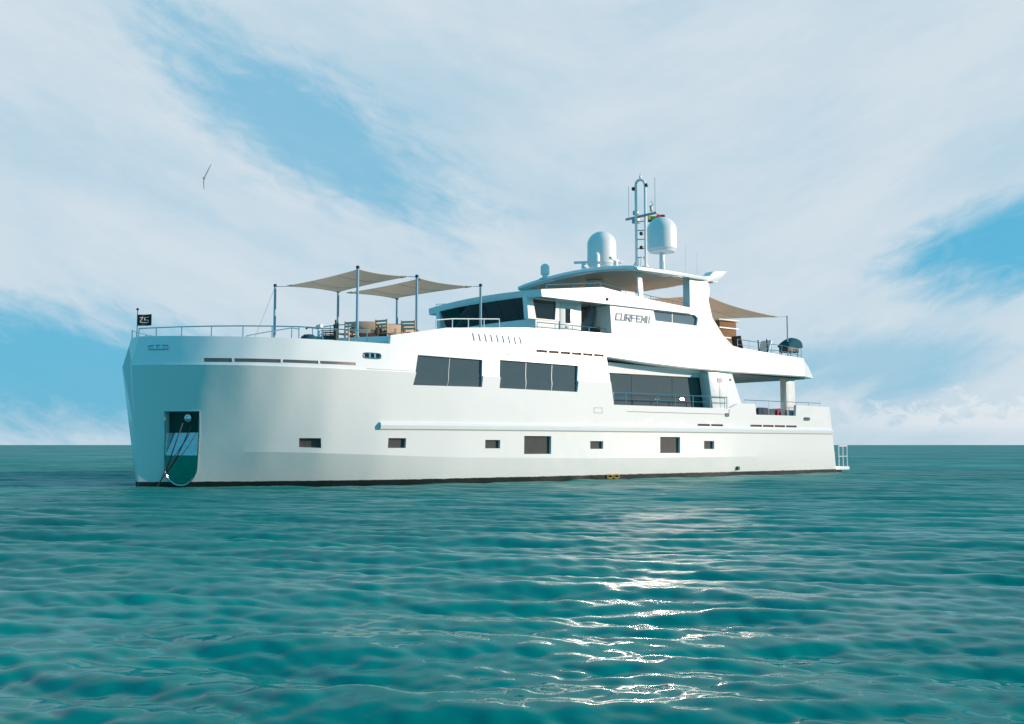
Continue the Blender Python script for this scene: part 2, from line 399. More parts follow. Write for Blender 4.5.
for q in LOW_SLOTS: hull_patch(q, .2, -.06, 6, 1, cut)
for q in SLOTS: hull_patch(q, .2, -.06, 6, 1, cut)
for q in BOW_SLOT: hull_patch(q, .1, -.035, 5, 1, cut)
hull_patch(POCKET, .3, -.34, 3, 6, cut)
hm = MB(); hm.loft([section(t) for t in ts])
hull = hm.build('hull', HULL, YACHT, angle=7, boolean=cut)

for q in PORTHOLES:
    z0, z1, s0, s1 = q[0][1], q[2][1], q[0][0], q[1][0]
    p = hull_patch(q, -.139, -.11, 3, 2).build('porthole', PORTGLASS, hull)
for q, k in zip(WINDOWS, (2, 3)):
    b0, b1, t1, t0 = q
    f = MB()
    for i in range(k):
        u0, u1 = i/k, (i+1)/k
        g = .007
        L = lambda a, b, u: (a[0]+(b[0]-a[0])*u, a[1]+(b[1]-a[1])*u)
        qq = [L(b0,b1,u0+g*(i>0)), L(b0,b1,u1-g*(i<k-1)*0), L(t0,t1,u1), L(t0,t1,u0+g*(i>0))]
        hull_patch(qq, -.119, -.085, 4, 4, f)
    w = f.build('window', GLASS, hull)
    for i in range(1, k):
        u = i/k
        qq = [L(b0,b1,u), L(b0,b1,u+.007), L(t0,t1,u+.007), L(t0,t1,u)]
        hull_patch(qq, -.119, -.08, 1, 4).build('window_mullion', GREYM, hull)
for q in SLOTS + LOW_SLOTS:
    hull_patch(q, -.059, -.045, 6, 1).build('scupper_slot', SLOTD, hull)
    n = 6 if q in SLOTS else (4 if q[0][0] > 25 else 2)
    for i in range(1, n):
        s = q[0][0] + (q[1][0]-q[0][0])*i/n
        hull_patch(rect(s-.04, s+.04, q[0][1]-.003, q[2][1]+.003), -.058, .004, 1, 1).build('slot_divider', WHITE, hull)
for q in BOW_SLOT: hull_patch(q, -.034, -.01, 8, 1).build('bow_slot', SLOTM, hull)
for s in (2.09, 3.43, 4.61):
    hull_patch(rect(s-.03, s+.03, 3.925, 4.035), -.03, .006, 1, 1).build('slot_divider', WHITE, hull)

# rub rail
def rub_ring(s):
    r = []
    for off, z in ((-.02,1.84),(.10,1.90),(.12,2.02),(.06,2.10),(-.02,2.12)): r.append(surf_n(s, z, off))
    return r
rr = MB(); rr.loft([rub_ring(s) for s in list(np.arange(6.9, 32.4, .5))+[32.45]]); rr.build('rub_rail', WHITE, hull, angle=25)

# thin panel seam along the knuckle
for a, b in ((11.09, 11.82), (15.70, 17.27), (6.3, 8.15)):
    hull_patch(rect(a, b, 3.83, 3.86), -.01, .002, 3, 1).build('panel_seam', GREYM, hull)

# anchor pocket: hawse, mirror plate, trim
hull_patch([(.71,1.66),(1.52,1.66),(1.43,2.41),(.61,2.41)], -.338, -.32, 3, 3).build('anchor_pocket_back', mat('pocket_green_steel', (0.03,0.10,0.10), .25, metal=.6), hull)

rows = []; offs = []
for z, w, o in ((1.655,.405,-.325),(1.45,.405,-.22),(1.2,.405,-.09),(1.03,.405,.0),(.95,.41,.006),(.62,.41,.006),(.50,.40,.006),(.38,.36,.006),(.28,.31,.006),(.20,.25,.006),(.13,.17,.006),(.085,.08,.006)):
    c = 1.11 + (1.655-z)*.105
    rows.append((c-w, c+w, z)); offs.append(o)
mb_ = MB(); mb_.loft([[surf_n(a+(b-a)*i/6, z, o) for i in range(7)] + [surf_n(a+(b-a)*i/6, z, o+.016) for i in range(6,-1,-1)] for (a, b, z), o in zip(rows, offs)])
plate = mb_.build('anchor_plate', MIRROR, hull, angle=15)
left = [surf_n(.61+.10*(2.41-z)/.75, z, .02) for z in (2.41, 2.1, 1.8, 1.66)] + [surf_n(a, z, .03) for a, b, z in rows[1:]]
right = [surf_n(1.43+.09*(2.41-z)/.75, z, .02) for z in (2.41, 2.1, 1.8, 1.66)] + [surf_n(b, z, .03) for a, b, z in rows[1:]]
m = MB(); m.tube(left + right[::-1], .022, 8, closed=True); m.build('anchor_pocket_trim', STEEL, hull)
hw = surf_n(1.12, 2.14, -.27); nrm = (surf_n(1.12, 2.14, 1) - surf_n(1.12, 2.14, 0))
m = MB(); m.loft([[hw + nrm*o + Vector((nrm.y, -nrm.x, 0)).normalized()*(r*math.cos(a)) + Vector((0,0,1))*(r*1.25*math.sin(a)) for a in np.linspace(0, 2*math.pi, 20, endpoint=False)] for o, r in ((-.05,.02),(-.01,.10),(.03,.12),(.06,.10),(.07,.05),(.03,.03))])
m.build('hawse_pipe', STEEL, hull)

# fairleads and small fittings in the side
def fairlead(s, z, w, h, frame, fill):
    m = MB(); pts = []
    for k in range(20):
        a = 2*math.pi*k/20; e = .45
        pts.append(surf_n(s + w/2*math.copysign(abs(math.cos(a))**e, math.cos(a)), z + h/2*math.copysign(abs(math.sin(a))**e, math.sin(a)), .008))
    m.tube(pts, .026, 8, closed=True); f = m.build('fairlead', frame, hull)
    hull_patch(rect(s-w*.43, s+w*.43, z-h*.40, z+h*.40), .002, .008, 4, 1).build('fairlead_opening', fill, f)
    for q in (-.16, .14):
        hull_patch(rect(s+w*(q-.05), s+w*(q+.05), z-h*.42, z+h*.42), .004, .03, 1, 1).build('fairlead_roller', STEEL, f)
fairlead(.37, 4.40, .44, .13, STEEL, MIRROR)
fairlead(6.53, 4.285, .66, .17, STEEL, DARKGLASS)
fairlead(24.42, 2.65, .22, .12, STEEL, DARK)
fairlead(30.35, 2.57, .48, .12, STEEL, DARK)
# fuel-door outlines, grilles, mooring eyes
m = MB(); m.tube([surf_n(*p, .004) for p in ((16.48,2.60),(16.91,2.59),(16.91,2.79),(16.48,2.79))], .008, 6, closed=True); m.build('side_hatch', GREYM, hull)
for s in np.arange(10.72, 12.9, .27):
    hull_patch([(s+.06,5.05),(s+.082,5.05),(s+.022,5.32),(s,5.32)], -.02, .03, 1, 3).build('air_grille', GREYL, hull)
for s in (12.3, 12.55, 12.8, 16.9, 17.05): hull_patch(rect(s, s+.07, 4.62, 4.66), -.004, .02, 1, 1).build('side_fitting', GREYL, hull)
m = MB(); m.box((25.2, -3.70, .34), (.13, .10, .16)); m.build('drain_cover', mat('green_patina', (0.03,0.12,0.07), .7), hull, bevel=.02)

# ------------------------------------------------------------------ terrace ahead of the wheelhouse
edge_ = [(7.35,-3.36),(6.85,-2.55),(6.35,-1.65),(7.9,-.9),(7.9,.9),(6.35,1.65),(6.85,2.55),(7.35,3.36)]
m = MB(); m.prism_z(edge_ + [(17.0,3.2),(17.0,-3.2)], 4.45, 4.83); m.build('terrace_deck', WHITE_MATT, YACHT, angle=25)
for a, b in zip(edge_[:-1], edge_[1:]):
    d = (Vector((*b,0))-Vector((*a,0))).normalized(); n_ = Vector((-d.y, d.x, 0))*-.14
    m = MB(); m.prism_z([a, b, (b[0]+n_.x, b[1]+n_.y), (a[0]+n_.x, a[1]+n_.y)], 4.6, 5.02); m.build('coaming', WHITE, YACHT)
# ------------------------------------------------------------------ main deck saloon
sal_cut = MB(); SALW = [(17.0,2.72),(24.28,2.72),(24.2,3.0),(23.85,4.27),(17.0,4.24)]
sal_cut.prism_y(SALW, -3.5, -2.99)
m = MB(); m.prism_y([(16.6,2.02),(25.75,2.02),(25.60,3.0),(24.92,4.50),(16.6,4.70)], -3.1, 3.1)
sal = m.build('main_deck_house', WHITE, YACHT, boolean=sal_cut)
m = MB()
for a, b in ((17.0,19.3),(19.32,21.75),(21.77,24.28)):
    poly = [(a,2.72),(b,2.72),(b,4.25),(a,4.24)] if b < 23 else [(a,2.72),(24.28,2.72),(24.2,3.0),(23.85,4.27),(a,4.25)]
    m.prism_y(poly, -3.02, -2.992)
m.build('saloon_window', GLASS, sal)
m = MB(); m.prism_y([(24.15,2.95),(24.75,2.95),(24.70,4.25),(24.05,4.25)], -3.632, -3.619); d = m.build('side_door', WHITE, sal, bevel=.005)
m = MB(); m.prism_y([(24.0,4.05),(24.32,4.05),(24.30,4.27),(23.98,4.27)], -3.648, -3.631); m.build('door_light', GREYM, d)
m = MB(); m.box((24.85,-3.62,4.2),(.08,.05,.08)); m.build('deck_light', DARK, sal)
# aft wing at the end of the house, carrying the deck above
WING = [(23.72,2.6),(25.75,2.9),(25.66,3.05),(25.0,4.47),(23.38,4.5)]
m = MB(); m.prism_y(WING, -3.62, -3.08); m.build('wing_panel', WHITE, YACHT, bevel=.02)
m = MB(); m.prism_y(WING, 3.08, 3.62); m.build('wing_panel', WHITE, YACHT, bevel=.02)
# boarding door outline in the bulwark
m = MB(); m.tube([surf_n(*p, .006) for p in ((18.3,2.68),(24.5,2.68),(24.56,2.72),(24.56,2.9))], .012, 6); m.build('bulwark_door_seam', GREYM, hull)

# ------------------------------------------------------------------ upper deck overhang
UT = [(17.27,5.75),(20,5.80),(22.2,5.80),(25.9,5.63),(29.0,5.47),(30.2,5.42),(30.9,5.08),(31.45,4.60)]
UBOT = [(17.27,4.80),(19.5,4.66),(22,4.56),(25,4.52),(31.45,4.54)]
def uhalf(s, z):
    b = half(17.3, z); lim = _itp(s, [(17,9),(29.6,9),(30.3,3.55),(31.45,3.25)]); return min(b, lim)
rings = []
for s in sorted(list(np.arange(17.284, 31.4, .35)) + [29.0,29.9,30.2,30.6,30.9,31.2,31.44]):
    zb, zt = _itp(s, UBOT), _itp(s, UT); zt = max(zt, zb+.03)
    zz = [zb, zb+.05*(zt-zb), zb+.35*(zt-zb), zb+.7*(zt-zb), zt]
    p = [(s, -uhalf(s,zz[0])+.05, zb)] + [(s, -uhalf(s,z), z) for z in zz[1:]]
    zi = max(zb+.02, zt-.35 if s < 30.5 and s > 17.6 else zt-.001)
    bi = uhalf(s,zt)-.15
    p += [(s,-bi,zt),(s,-bi,zi)]
    rings.append(p + [(x,-y,z) for x, y, z in p[::-1]])
m = MB(); m.loft(rings); ud = m.build('upper_deck', WHITE, YACHT, angle=20)
m = MB(); m.prism_z([(25.9,-3.35),(31.1,-3.05),(31.1,3.05),(25.9,3.35)], 4.485, 4.515); m.build('aft_ceiling', GREYM, ud)
# pillars under the aft end
for sy in (-1, 1):
    m = MB(); m.loft([[(29.75,sy*2.95,z),(30.5 if z < 4.2 else 30.42,sy*2.95,z),(30.5,sy*2.6,z),(29.75,sy*2.6,z)] for z in (2.03,4.2,4.50)])
    m.build('deck_pillar', WHITE, YACHT, bevel=.02)
m = MB(); m.prism_z([(25.8,-3.4),(32.0,-3.2),(32.0,3.2),(25.8,3.4)], 2.0, 2.03); m.build('aft_deck_planking', PALEWOOD, YACHT)

# ------------------------------------------------------------------ wheelhouse
def front(ds, k=1.0):
    half_ = [(13.80,-3.0),(13.70,-2.2),(13.60,-1.3),(13.56,-.42)]
    p = [(a+ds, b*k) for a, b in half_]; return p + [(a,-b) for a, b in p[::-1]]
m = MB()
lo = front(.42,.985) + [(16.55,2.96),(16.55,-2.96)]; mid = front(.40,.99) + [(16.55,2.99),(16.55,-2.99)]
m.loft([[(a,b,5.0) for a,b in lo],[(a,b,6.17) for a,b in mid]])
wh_low = m.build('wheelhouse', WHITE, YACHT, angle=10)
g0, g1 = front(.42,.985), front(.02,1.0)
for i in range(7):
    a0, a1, b0, b1 = g0[i], g0[i+1], g1[i], g1[i+1]
    L = lambda p, q, u: (p[0]+(q[0]-p[0])*u, p[1]+(q[1]-p[1])*u)
    o0, o1 = .02, .98
    out = [(*L(a0,a1,o0),6.18),(*L(a0,a1,o1),6.18),(*L(b0,b1,o1),6.97),(*L(b0,b1,o0),6.97)]
    inn = [(x+.05,y*.99,z) for x,y,z in out]
    m = MB(); m.loft([out, inn]); m.build('windscreen_pane', DARKGLASS, wh_low)
for i in range(1, 7):
    a, b = g0[i], g1[i]; m = MB(); m.tube([(a[0]+.02,a[1]*.998,6.16),(b[0]+.02,b[1]*.998,6.98)], .03, 8); m.build('windscreen_mullion', DARK, wh_low)
# side wall above the sill
for sy in (-1, 1):
    SW = [(14.21,6.18),(15.17,6.18),(15.23,6.90),(14.05,6.90)]
    wc = MB(); wc.prism_y(SW, sy*3.1, sy*2.92)
    m = MB(); m.prism_y([(13.82,6.14),(16.55,6.14),(16.55,6.98),(13.74,6.98)], sy*2.75, sy*3.0)
    sw = m.build('wheelhouse_side', WHITE, YACHT, boolean=wc)
    m = MB(); m.prism_y(SW, sy*2.925, sy*2.95); m.build('side_window', DARKGLASS, sw)
    m = MB(); m.prism_y([(15.42,5.2),(16.32,5.2),(16.32,6.86),(15.42,6.86)], sy*2.99, sy*3.025); d = m.build('wheelhouse_door', WHITE, YACHT, bevel=.008)
    m = MB(); m.prism_y([(15.69,6.10),(15.96,6.10),(15.96,6.66),(15.69,6.66)], sy*3.02, sy*3.032); m.build('door_window', DARKGLASS, d)
    m = MB(); m.box((15.78, sy*3.05, 5.95), (.14,.05,.06)); m.build('door_handle', STEEL, d)
m = MB(); m.prism_z([(14.6,-2.3),(16.6,-2.3),(16.6,2.3),(14.6,2.3)], 5.05, 6.3); m.build('helm_console', mat('helm_wood',(0.12,0.08,0.05),.4), YACHT)
# passage behind the wheelhouse: cream lining, stair stringer
m = MB(); m.prism_z([(16.5,-2.2),(18.0,-2.2),(18.0,2.2),(16.5,2.2)], 5.0, 6.88); m.build('passage_lining', CREAM, YACHT)
m = MB(); m.prism_y([(17.30,6.93),(17.60,6.93),(17.27,6.1),(16.95,6.1)], -2.8, -2.55); m.prism_y([(16.56,5.3),(17.92,5.3),(17.92,5.95),(16.56,6.42)], -2.65, -2.3); m.build('stair_stringer', LAVENDER, YACHT)
m = MB(); m.prism_y([(17.1,5.75),(17.9,5.75),(17.9,6.15),(17.5,6.08)], -2.95, -2.7); m.build('stair_tread', TEAK, YACHT)

# ------------------------------------------------------------------ upper cabin with the name on it
ucut = MB(); UW = [(20.17,6.47),(22.72,6.44),(22.80,6.76),(22.62,6.885),(20.05,6.885)]
ucut.prism_y(UW, -3.9, -3.49)
m = MB(); m.prism_y([(17.66,5.4),(22.3,5.4),(22.3,6.9),(17.55,6.9)], -3.6, 3.6)
cab = m.build('upper_cabin', WHITE, YACHT, boolean=ucut)
m = MB(); m.prism_y(UW, -3.505, -3.492); m.build('cabin_window', mat('pale_tinted_glass',(0.13,0.19,0.23),.03,ior=1.6), cab)
m = MB(); m.prism_y([(21.25,6.46),(21.29,6.46),(21.29,6.88),(21.25,6.88)], -3.52, -3.49); m.build('window_mullion', WHITE, cab)
def lettering(text, size, loc, rot, m, name, parent, depth=.006, shear=0.0, align='LEFT'):
    cu = bpy.data.curves.new(name, 'FONT'); cu.body = text; cu.size = size; cu.extrude = depth; cu.shear = shear; cu.align_x = align; cu.space_character = 1.12
    t = bpy.data.objects.new('tmp', cu); COL.objects.link(t); bpy.context.view_layer.update()
    me = bpy.data.meshes.new_from_object(t.evaluated_get(bpy.context.evaluated_depsgraph_get())); bpy.data.objects.remove(t)
    o = bpy.data.objects.new(name, me); COL.objects.link(o); me.materials.clear(); me.materials.append(m)
    me.polygons.foreach_set('material_index', [0]*len(me.polygons))
    o.location = Vector(loc) - (WORLD[parent.name] if parent else Vector((0,0,0))); o.rotation_euler = rot
    if parent: o.parent = parent
    return o
STROKES = {'C': [(1,1),(0.1,1),(0,.85),(0,.15),(.1,0),(1,0)], 'U': [(0,1),(0,.15),(.1,0),(.9,0),(1,.15),(1,1)],
           'R': [(0,0),(0,1),(.9,1),(1,.85),(1,.6),(.9,.45),(0,.45),(.5,.45),(1,0)], 'F': [(0,0),(0,1),(1,1),(0,1),(0,.5),(.8,.5)],
           'E': [(1,0),(0,0),(0,.5),(.8,.5),(0,.5),(0,1),(1,1)], 'M': [(0,0),(0,1),(.5,.35),(1,1),(1,0)], 'I': [(0,0),(0,1)]}
x_ = 17.86
for c in 'CURFEMII':
    w_ = .05 if c == 'I' else .21; m = MB()
    for k_, ((a0, b0), (a1, b1)) in enumerate(zip(STROKES[c][:-1], STROKES[c][1:])):
        q = lambda a, b: Vector((x_ + a*w_ + .05*b, -3.604, 6.34 + .25*b))
        d_ = q(a1,b1)-q(a0,b0)
        if d_.length < 1e-6: continue
        u_ = d_.normalized()*.024; n_ = Vector((-u_.z, 0, u_.x))
        p0, p1 = q(a0,b0)-u_, q(a1,b1)+u_
        o0, o1 = Vector((0, .0012*k_+.003, 0)), Vector((0, -.012-.0025*k_, 0))
        m.loft([[p0+n_+o0, p0-n_+o0, p0-n_+o1, p0+n_+o1], [p1+n_+o0, p1-n_+o0, p1-n_+o1, p1+n_+o1]])
    m.build('name_letter', NAMEM, cab); x_ += w_ + .085

# arch legs carrying the hardtop
LEG = [(22.303,8.42),(23.45,8.50),(23.6,8.07),(23.51,7.60),(23.75,6.86),(24.47,6.12),(25.1,5.72),(26.1,5.58),(25.6,5.3),(22.303,5.3)]
for sy in (-1, 1):
    m = MB(); m.prism_y(LEG, sy*3.6, sy*3.22); m.build('arch_leg', WHITE, YACHT, boolean=ucut if sy < 0 else None)
# ------------------------------------------------------------------ sun deck slab with brow and bulwark
plan = [(13.86,-3.7),(13.76,-2.7),(13.70,-1.35),(13.68,-.4)]
plan = plan + [(a,-b) for a, b in plan[::-1]] + [(s,3.7) for s in (15.2,17.03,18.3,19.87,22.32)] + [(s,-3.7) for s in (22.32,19.87,18.3,17.03,15.2)]
def sz(s): return _itp(s, [(13.6,7.18),(13.86,7.18),(17.03,7.56),(19.87,7.29),(22.32,7.16)])
def camber(y): return .09*(1-(y/3.7)**2)
rings = []
for dz, k in ((0,0),(1,0),(1,.12),(2,.12)):
    r = []
    for a, b in plan:
        sa = a + (k if a < 14.2 else 0); bb = b*(1-k/3.7)
        ins = .22 if dz == 0 and a < 14.15 else 0
        z = 6.905 + (camber(b) if a < 14.2 else 0) if dz == 0 else (sz(a) + (camber(b) if a < 14.2 else 0) if dz == 1 else 7.08 + (camber(b) if a < 14.2 else 0))
        r.append((sa+ins*.15, bb, z))
    rings.append(r)
m = MB(); m.loft(rings); sd = m.build('sun_deck', WHITE, YACHT, angle=20)
for y in (-2.35,-1.5,-.6,.5,1.5,2.4):
    m = MB(); m.box((13.86+abs(y)*.02, y, 6.90+camber(y)), (.16,.12,.10)); m.build('brow_floodlight', DARK, sd)
m = MB(); m.lathe((17.3,-3.70,7.10), [(.05,-.05),(.06,0),(.05,.05)], 12); m.build('side_light', DARK, sd)

# ------------------------------------------------------------------ hardtop
HW = 3.8
def hz(y): return 8.60 + .30*(1-(y/HW)**2)
# cambered slab: transverse strips so that the roof really curves
m = MB(); ys = [-HW,-HW+.12,-3.2,-2.4,-1.8,-1.2,-.6,0,.6,1.2,1.8,2.4,3.2,HW-.12,HW]
def fr(y): return _itp(abs(y), [(0,18.88),(1.2,18.87),(2.4,18.82),(3.2,18.78),(3.68,18.80),(3.8,18.90)])
def bk(y): return _itp(abs(y), [(0,25.0),(3.2,24.6),(3.55,23.9),(3.68,23.3),(3.8,23.0)])
rg = []
for y in ys:
    e = .045 if abs(y) > 3.75 else 0
    f0, b0 = fr(y), bk(y)
    xs = [f0+.02, f0, f0, f0+.06] ; 
    ring = [(f0+.10,y,hz(y)-.20+e),(f0,y,hz(y)-.14+e),(f0,y,hz(y)-.03-e),(f0+.06,y,hz(y)-e),((f0+b0)/2,y,hz(y)+.02-e),(b0-.06,y,hz(y)-e),(b0,y,hz(y)-.05-e),(b0,y,hz(y)-.16+e),(b0-.08,y,hz(y)-.20+e)]
    rg.append(ring)
m.loft(rg); ht = m.build('hardtop', WHITE, YACHT, angle=35)
m = MB(); rg = []
for y in ys[2:-2]: rg.append([(fr(y)+.3,y,hz(y)-.212),(bk(y)-.3,y,hz(y)-.212),(bk(y)-.3,y,hz(y)-.196),(fr(y)+.3,y,hz(y)-.196)])
m.loft(rg); m.build('hardtop_ceiling', CEIL, ht)
# upswept spoiler at the aft corner of the roof
for sy in (-1, 1):
    m = MB(); m.prism_y([(22.9,8.58),(23.6,8.68),(23.83,8.90),(24.75,9.0),(24.4,8.68),(24.1,8.52),(23.45,8.40),(22.9,8.43)], sy*3.62, sy*3.15); m.build('spoiler', WHITE, ht, bevel=.015)
# polished posts at the forward corners and the joinery tower under the roof
for sy in (-1, 1):
    m = MB(); m.loft([[(19.47,sy*(yy+.03),zz),(19.77,sy*(yy+.03),zz),(19.77,sy*(yy-.03),zz),(19.47,sy*(yy-.03),zz)] for yy, zz in ((3.335,7.08),(3.22,8.48))]); m.build('roof_post', POSTM, YACHT, bevel=.015)
m = MB(); m.prism_z([(20.3,.2),(20.9,.2),(20.9,.75),(20.3,.75)], 7.1, 8.66); m.build('sun_deck_locker', CREAM, YACHT)
m = MB(); m.prism_z([(19.2,-2.6),(20.0,-2.6),(20.0,2.6),(19.2,2.6)], 7.1, 7.75); m.build('sun_deck_bar', GREYM, YACHT)

# domes, mast, aerials on the roof
def dome(name, c, r, h, post=0.0, parent=YACHT, seg=40):
    c = Vector(c); prof = [(r*.55,0),(r*.86,.02*h),(r*.93,.08*h),(r*.985,.10*h),(r,.14*h)]
    for k in range(1, 14):
        a = math.pi/2*k/13; prof.append((max(.004, r*math.cos(a)), .14*h + (h*.86-r*.95)+ r*.95*math.sin(a)) if True else 0)
    m = MB(); m.lathe(c, prof, seg); o = m.build(name, WHITE_MATT, parent, angle=28)
    if post:
        p = MB(); p.lathe(c-Vector((0,0,post)), [(.26,0),(.26,.03),(.13,.06),(.12,post+.02)], 20); p.build('dome_post', WHITE_MATT, o)
    return o
dome('radome', (22.35,1.82,9.60), .68, 1.72, .85)
dome('radome', (22.55,-1.8,9.82), .66, 1.60, 1.05)
dome('small_radome', (18.95,1.95,8.93), .2, .52, .18)
m = MB(); m.lathe((21.15,.92,8.86), [(.2,0),(.2,.05),(.16,.08),(.16,1.0),(.14,1.12),(.09,1.2),(.01,1.23)], 24); m.build('camera_housing', WHITE_MATT, YACHT)
def scanner(c, rz, L):
    m = MB(); m.lathe((c[0],c[1],8.86), [(.14,0),(.14,.12),(.10,c[2]-8.98),(.10,c[2]-8.9)], 16); o = m.build('radar_pedestal', WHITE_MATT, YACHT)
    m = MB(); m.box(c, (L,.12,.11), rz); m.build('radar_bar', WHITE_MATT, o, bevel=.02)
scanner((20.9,1.5,9.66), R(128), .9)
scanner((21.95,.5,9.74), R(25), 1.45)
# lattice mast
mast = empty('radar_mast', (23.1,0,8.86)); mast.parent = YACHT; mast.location = Vector((23.1,0,8.86)) - WORLD[YACHT.name]
P0, P1 = (22.92,.13), (23.22,-.17)
m = MB()
top = [(P0[0],P0[1],9.0),(P0[0],P0[1],13.3)]
for a in np.linspace(math.pi, 0, 9): 
    u = .5 - .5*math.cos(a)*-1 if False else (1+math.cos(a))/2
    top.append((P0[0]+(P1[0]-P0[0])*u, P0[1]+(P1[1]-P0[1])*u, 13.3+.24*math.sin(a)))
top += [(P1[0],P1[1],13.3),(P1[0],P1[1],9.0)]
m.tube(top, .062, 10); m.tube([(23.07,-.02,13.5),(23.07,-.02,13.85)], .022, 8); m.lathe((23.07,-.02,13.62),[(.05,0),(.06,.04),(.05,.1)],10)
m.build('mast_tube', WHITE_MATT, mast)
for z in np.arange(9.5, 11.7, .42):
    m = MB(); m.tube([(P0[0],P0[1],z),(P1[0],P1[1],z)], .024, 6); m.build('mast_rung', GREYM, mast)
m = MB(); m.box((23.15,.02,11.86),(.12,1.95,.10)); m.box((23.1,.3,12.05),(.2,.25,.2)); m.box((23.1,.3,11.7),(.28,.3,.28)); m.box((23.15,-.62,12.1),(.1,.1,.28)); m.build('crosstree', GREYM, mast, bevel=.02)
for y, h in ((.82,1.5),(-.85,1.6)):
    m = MB(); m.tube([(23.15,y,11.9),(23.15,y,11.9+h)], .011, 6); m.build('whip_aerial', GREYM, mast)
m = MB(); m.tube([(23.15,-.5,12.2),(23.15,-.75,12.28),(23.15,-.62,12.42)], .02, 6); m.build('wind_vane', GREYM, mast)
for c in ((23.25,-.22,13.2),(23.07,-.05,10.95),(23.07,-.05,10.3),(22.86,.22,13.05)):
    m = MB(); m.lathe(c,[(.06,0),(.09,.04),(.09,.12),(.04,.16)],12); m.build('mast_lamp', DARK, mast)
for dx, dy in ((-.55,.35),(-.5,-.45),(.55,-.3),(.35,.5)):
    m = MB(); m.tube([(23.07+dx,dy,8.84),(23.07+dx*.15,dy*.3,9.95)], .035, 8); m.build('mast_brace', WHITE_MATT, mast)
for s, y, h in ((23.2,-2.6,1.5),(23.6,-2.9,1.1),(22.9,2.6,1.3)):
    m = MB(); m.tube([(s,y,8.7),(s,y,8.7+h)], .010, 6); m.build('roof_aerial', WHITE_MATT, YACHT)

# ------------------------------------------------------------------ handrails
def rail(pts, base, r=.022, mid=0, every=1, name='handrail', parent=YACHT, m_=None, posts=True):
    m_ = m_ or STEEL
    m = MB(); m.tube(pts, r, 8)
    for k in range(mid):
        f = (k+1)/(mid+1); m.tube([(p[0],p[1],b+(p[2]-b)*f) for p, b in zip(pts, base)], r*.55, 6)
    o = m.build(name, m_, parent)
    if posts:
        for i in range(0, len(pts), every):
            q = MB(); q.tube([(pts[i][0],pts[i][1],base[i]-.02),(pts[i][0],pts[i][1],pts[i][2])], r*.85, 6); q.build('rail_post', m_, o)
    return o
def edge(t, z, inset=.06):
    b = half(t, z)-inset; return (t+s_shift(t, z), -b)
for sy in (1, -1):
    pts = []
    tt = [.0,.35,.9,1.6,2.4,3.2,4.0,4.8,5.6,6.4]
    for t in tt:
        x, y = edge(t, 4.75); pts.append((x, sy*y, 5.02+.02*min(t,4)))
    rail(pts, [4.74]*len(pts), .02, 0, 1, 'bow_rail')
    # steps' rail on the foredeck
    rail([(2.9,sy*-1.9,4.85),(3.6,sy*-1.9,5.02),(4.5,sy*-1.9,5.22),(4.75,sy*-1.9,5.2)], [4.5]*4, .018, 0, 2, 'stair_rail')
    # rail on the bulwark beside the terrace
    tt = [9.2,9.9,10.6,11.3,12.0] if sy > 0 else list(np.arange(8.2, 13.3, .8))
    hh = .32 if sy > 0 else .75
    pts = [(t, sy*-(half(t,_itp(t,ZTOP))-.07), _itp(t,ZTOP)+hh) for t in tt]
    rail(pts, [_itp(t,ZTOP) for t in tt], .022, 0 if sy > 0 else 1, 1, 'terrace_rail', m_=WHITE_MATT if sy > 0 else STEEL)
    # side deck beside the wheelhouse
    tt = [14.0,14.9,15.8,16.7,17.6]
    pts = [(t, sy*-3.30, 5.98) for t in tt]; rail(pts, [5.7]*5, .016, 0, 1, 'side_deck_rail')
    # low rail on the sun deck
    tt = [14.2,15.6,17.03,18.4,19.87,21.2,22.2]
    pts = [(t, sy*-3.62, sz(t)+.17) for t in tt]; rail(pts, [sz(t) for t in tt], .014, 0, 1, 'sun_deck_rail')
    # saloon balcony
    tt = [17.62,18.3,20.1,21.2,22.3,23.4,24.5]
    pts = [(t, sy*-(half(t,2.93)-.07), 3.42) for t in tt]; rail(pts, [2.92]*7, .022, 1, 1, 'balcony_rail')
    # aft main deck
    tt = [25.7,26.5,27.5,28.5,29.6,30.6,31.6]
    pts = [(t, sy*-(half(t,3.1)-.08), 3.34) for t in tt]; rail(pts, [_itp(t,ZTOP) for t in tt], .014, 0, 1, 'aft_deck_rail')
    # upper aft deck
    tt = [25.8,26.6,27.4,28.2,29.0,29.8,30.5]
    pts = [(t, sy*-3.3, 6.08 - (t-25.6)*.03) for t in tt]
    bs = [_itp(t, UT)-.02 for t in tt]; rail(pts, bs, .016, 1, 1, 'upper_deck_rail')
    # swim platform
    tt = [33.5,33.85,34.2]
    pts = [(t, sy*-3.22, 1.3) for t in tt]; rail(pts, [.3]*3, .03, 1, 1, 'platform_rail', m_=WHITE_MATT)
m = MB(); m.box((21.6,-3.72,3.26),(.24,.02,.07),0,0,R(-10.0)); m.build('added_glint_plate', POSTM, YACHT)  # small tilted plate added at the balcony rail to throw a sun glint
rail([(30.5,y,5.93) for y in np.linspace(-3.1,3.1,7)], [5.38]*7, .018, 1, 1, 'upper_deck_rail')
m = MB(); m.prism_z([(32.4,-3.45),(34.1,-3.4),(34.3,-3.15),(34.3,3.15),(34.1,3.4),(32.4,3.45)], .14, .30); m.build('swim_platform', WHITE, YACHT, bevel=.02)
m = MB(); m.prism_z([(32.4,-3.2),(33.9,-3.1),(33.9,3.1),(32.4,3.2)], -.5, .14); m.build('platform_base', DARK, YACHT)

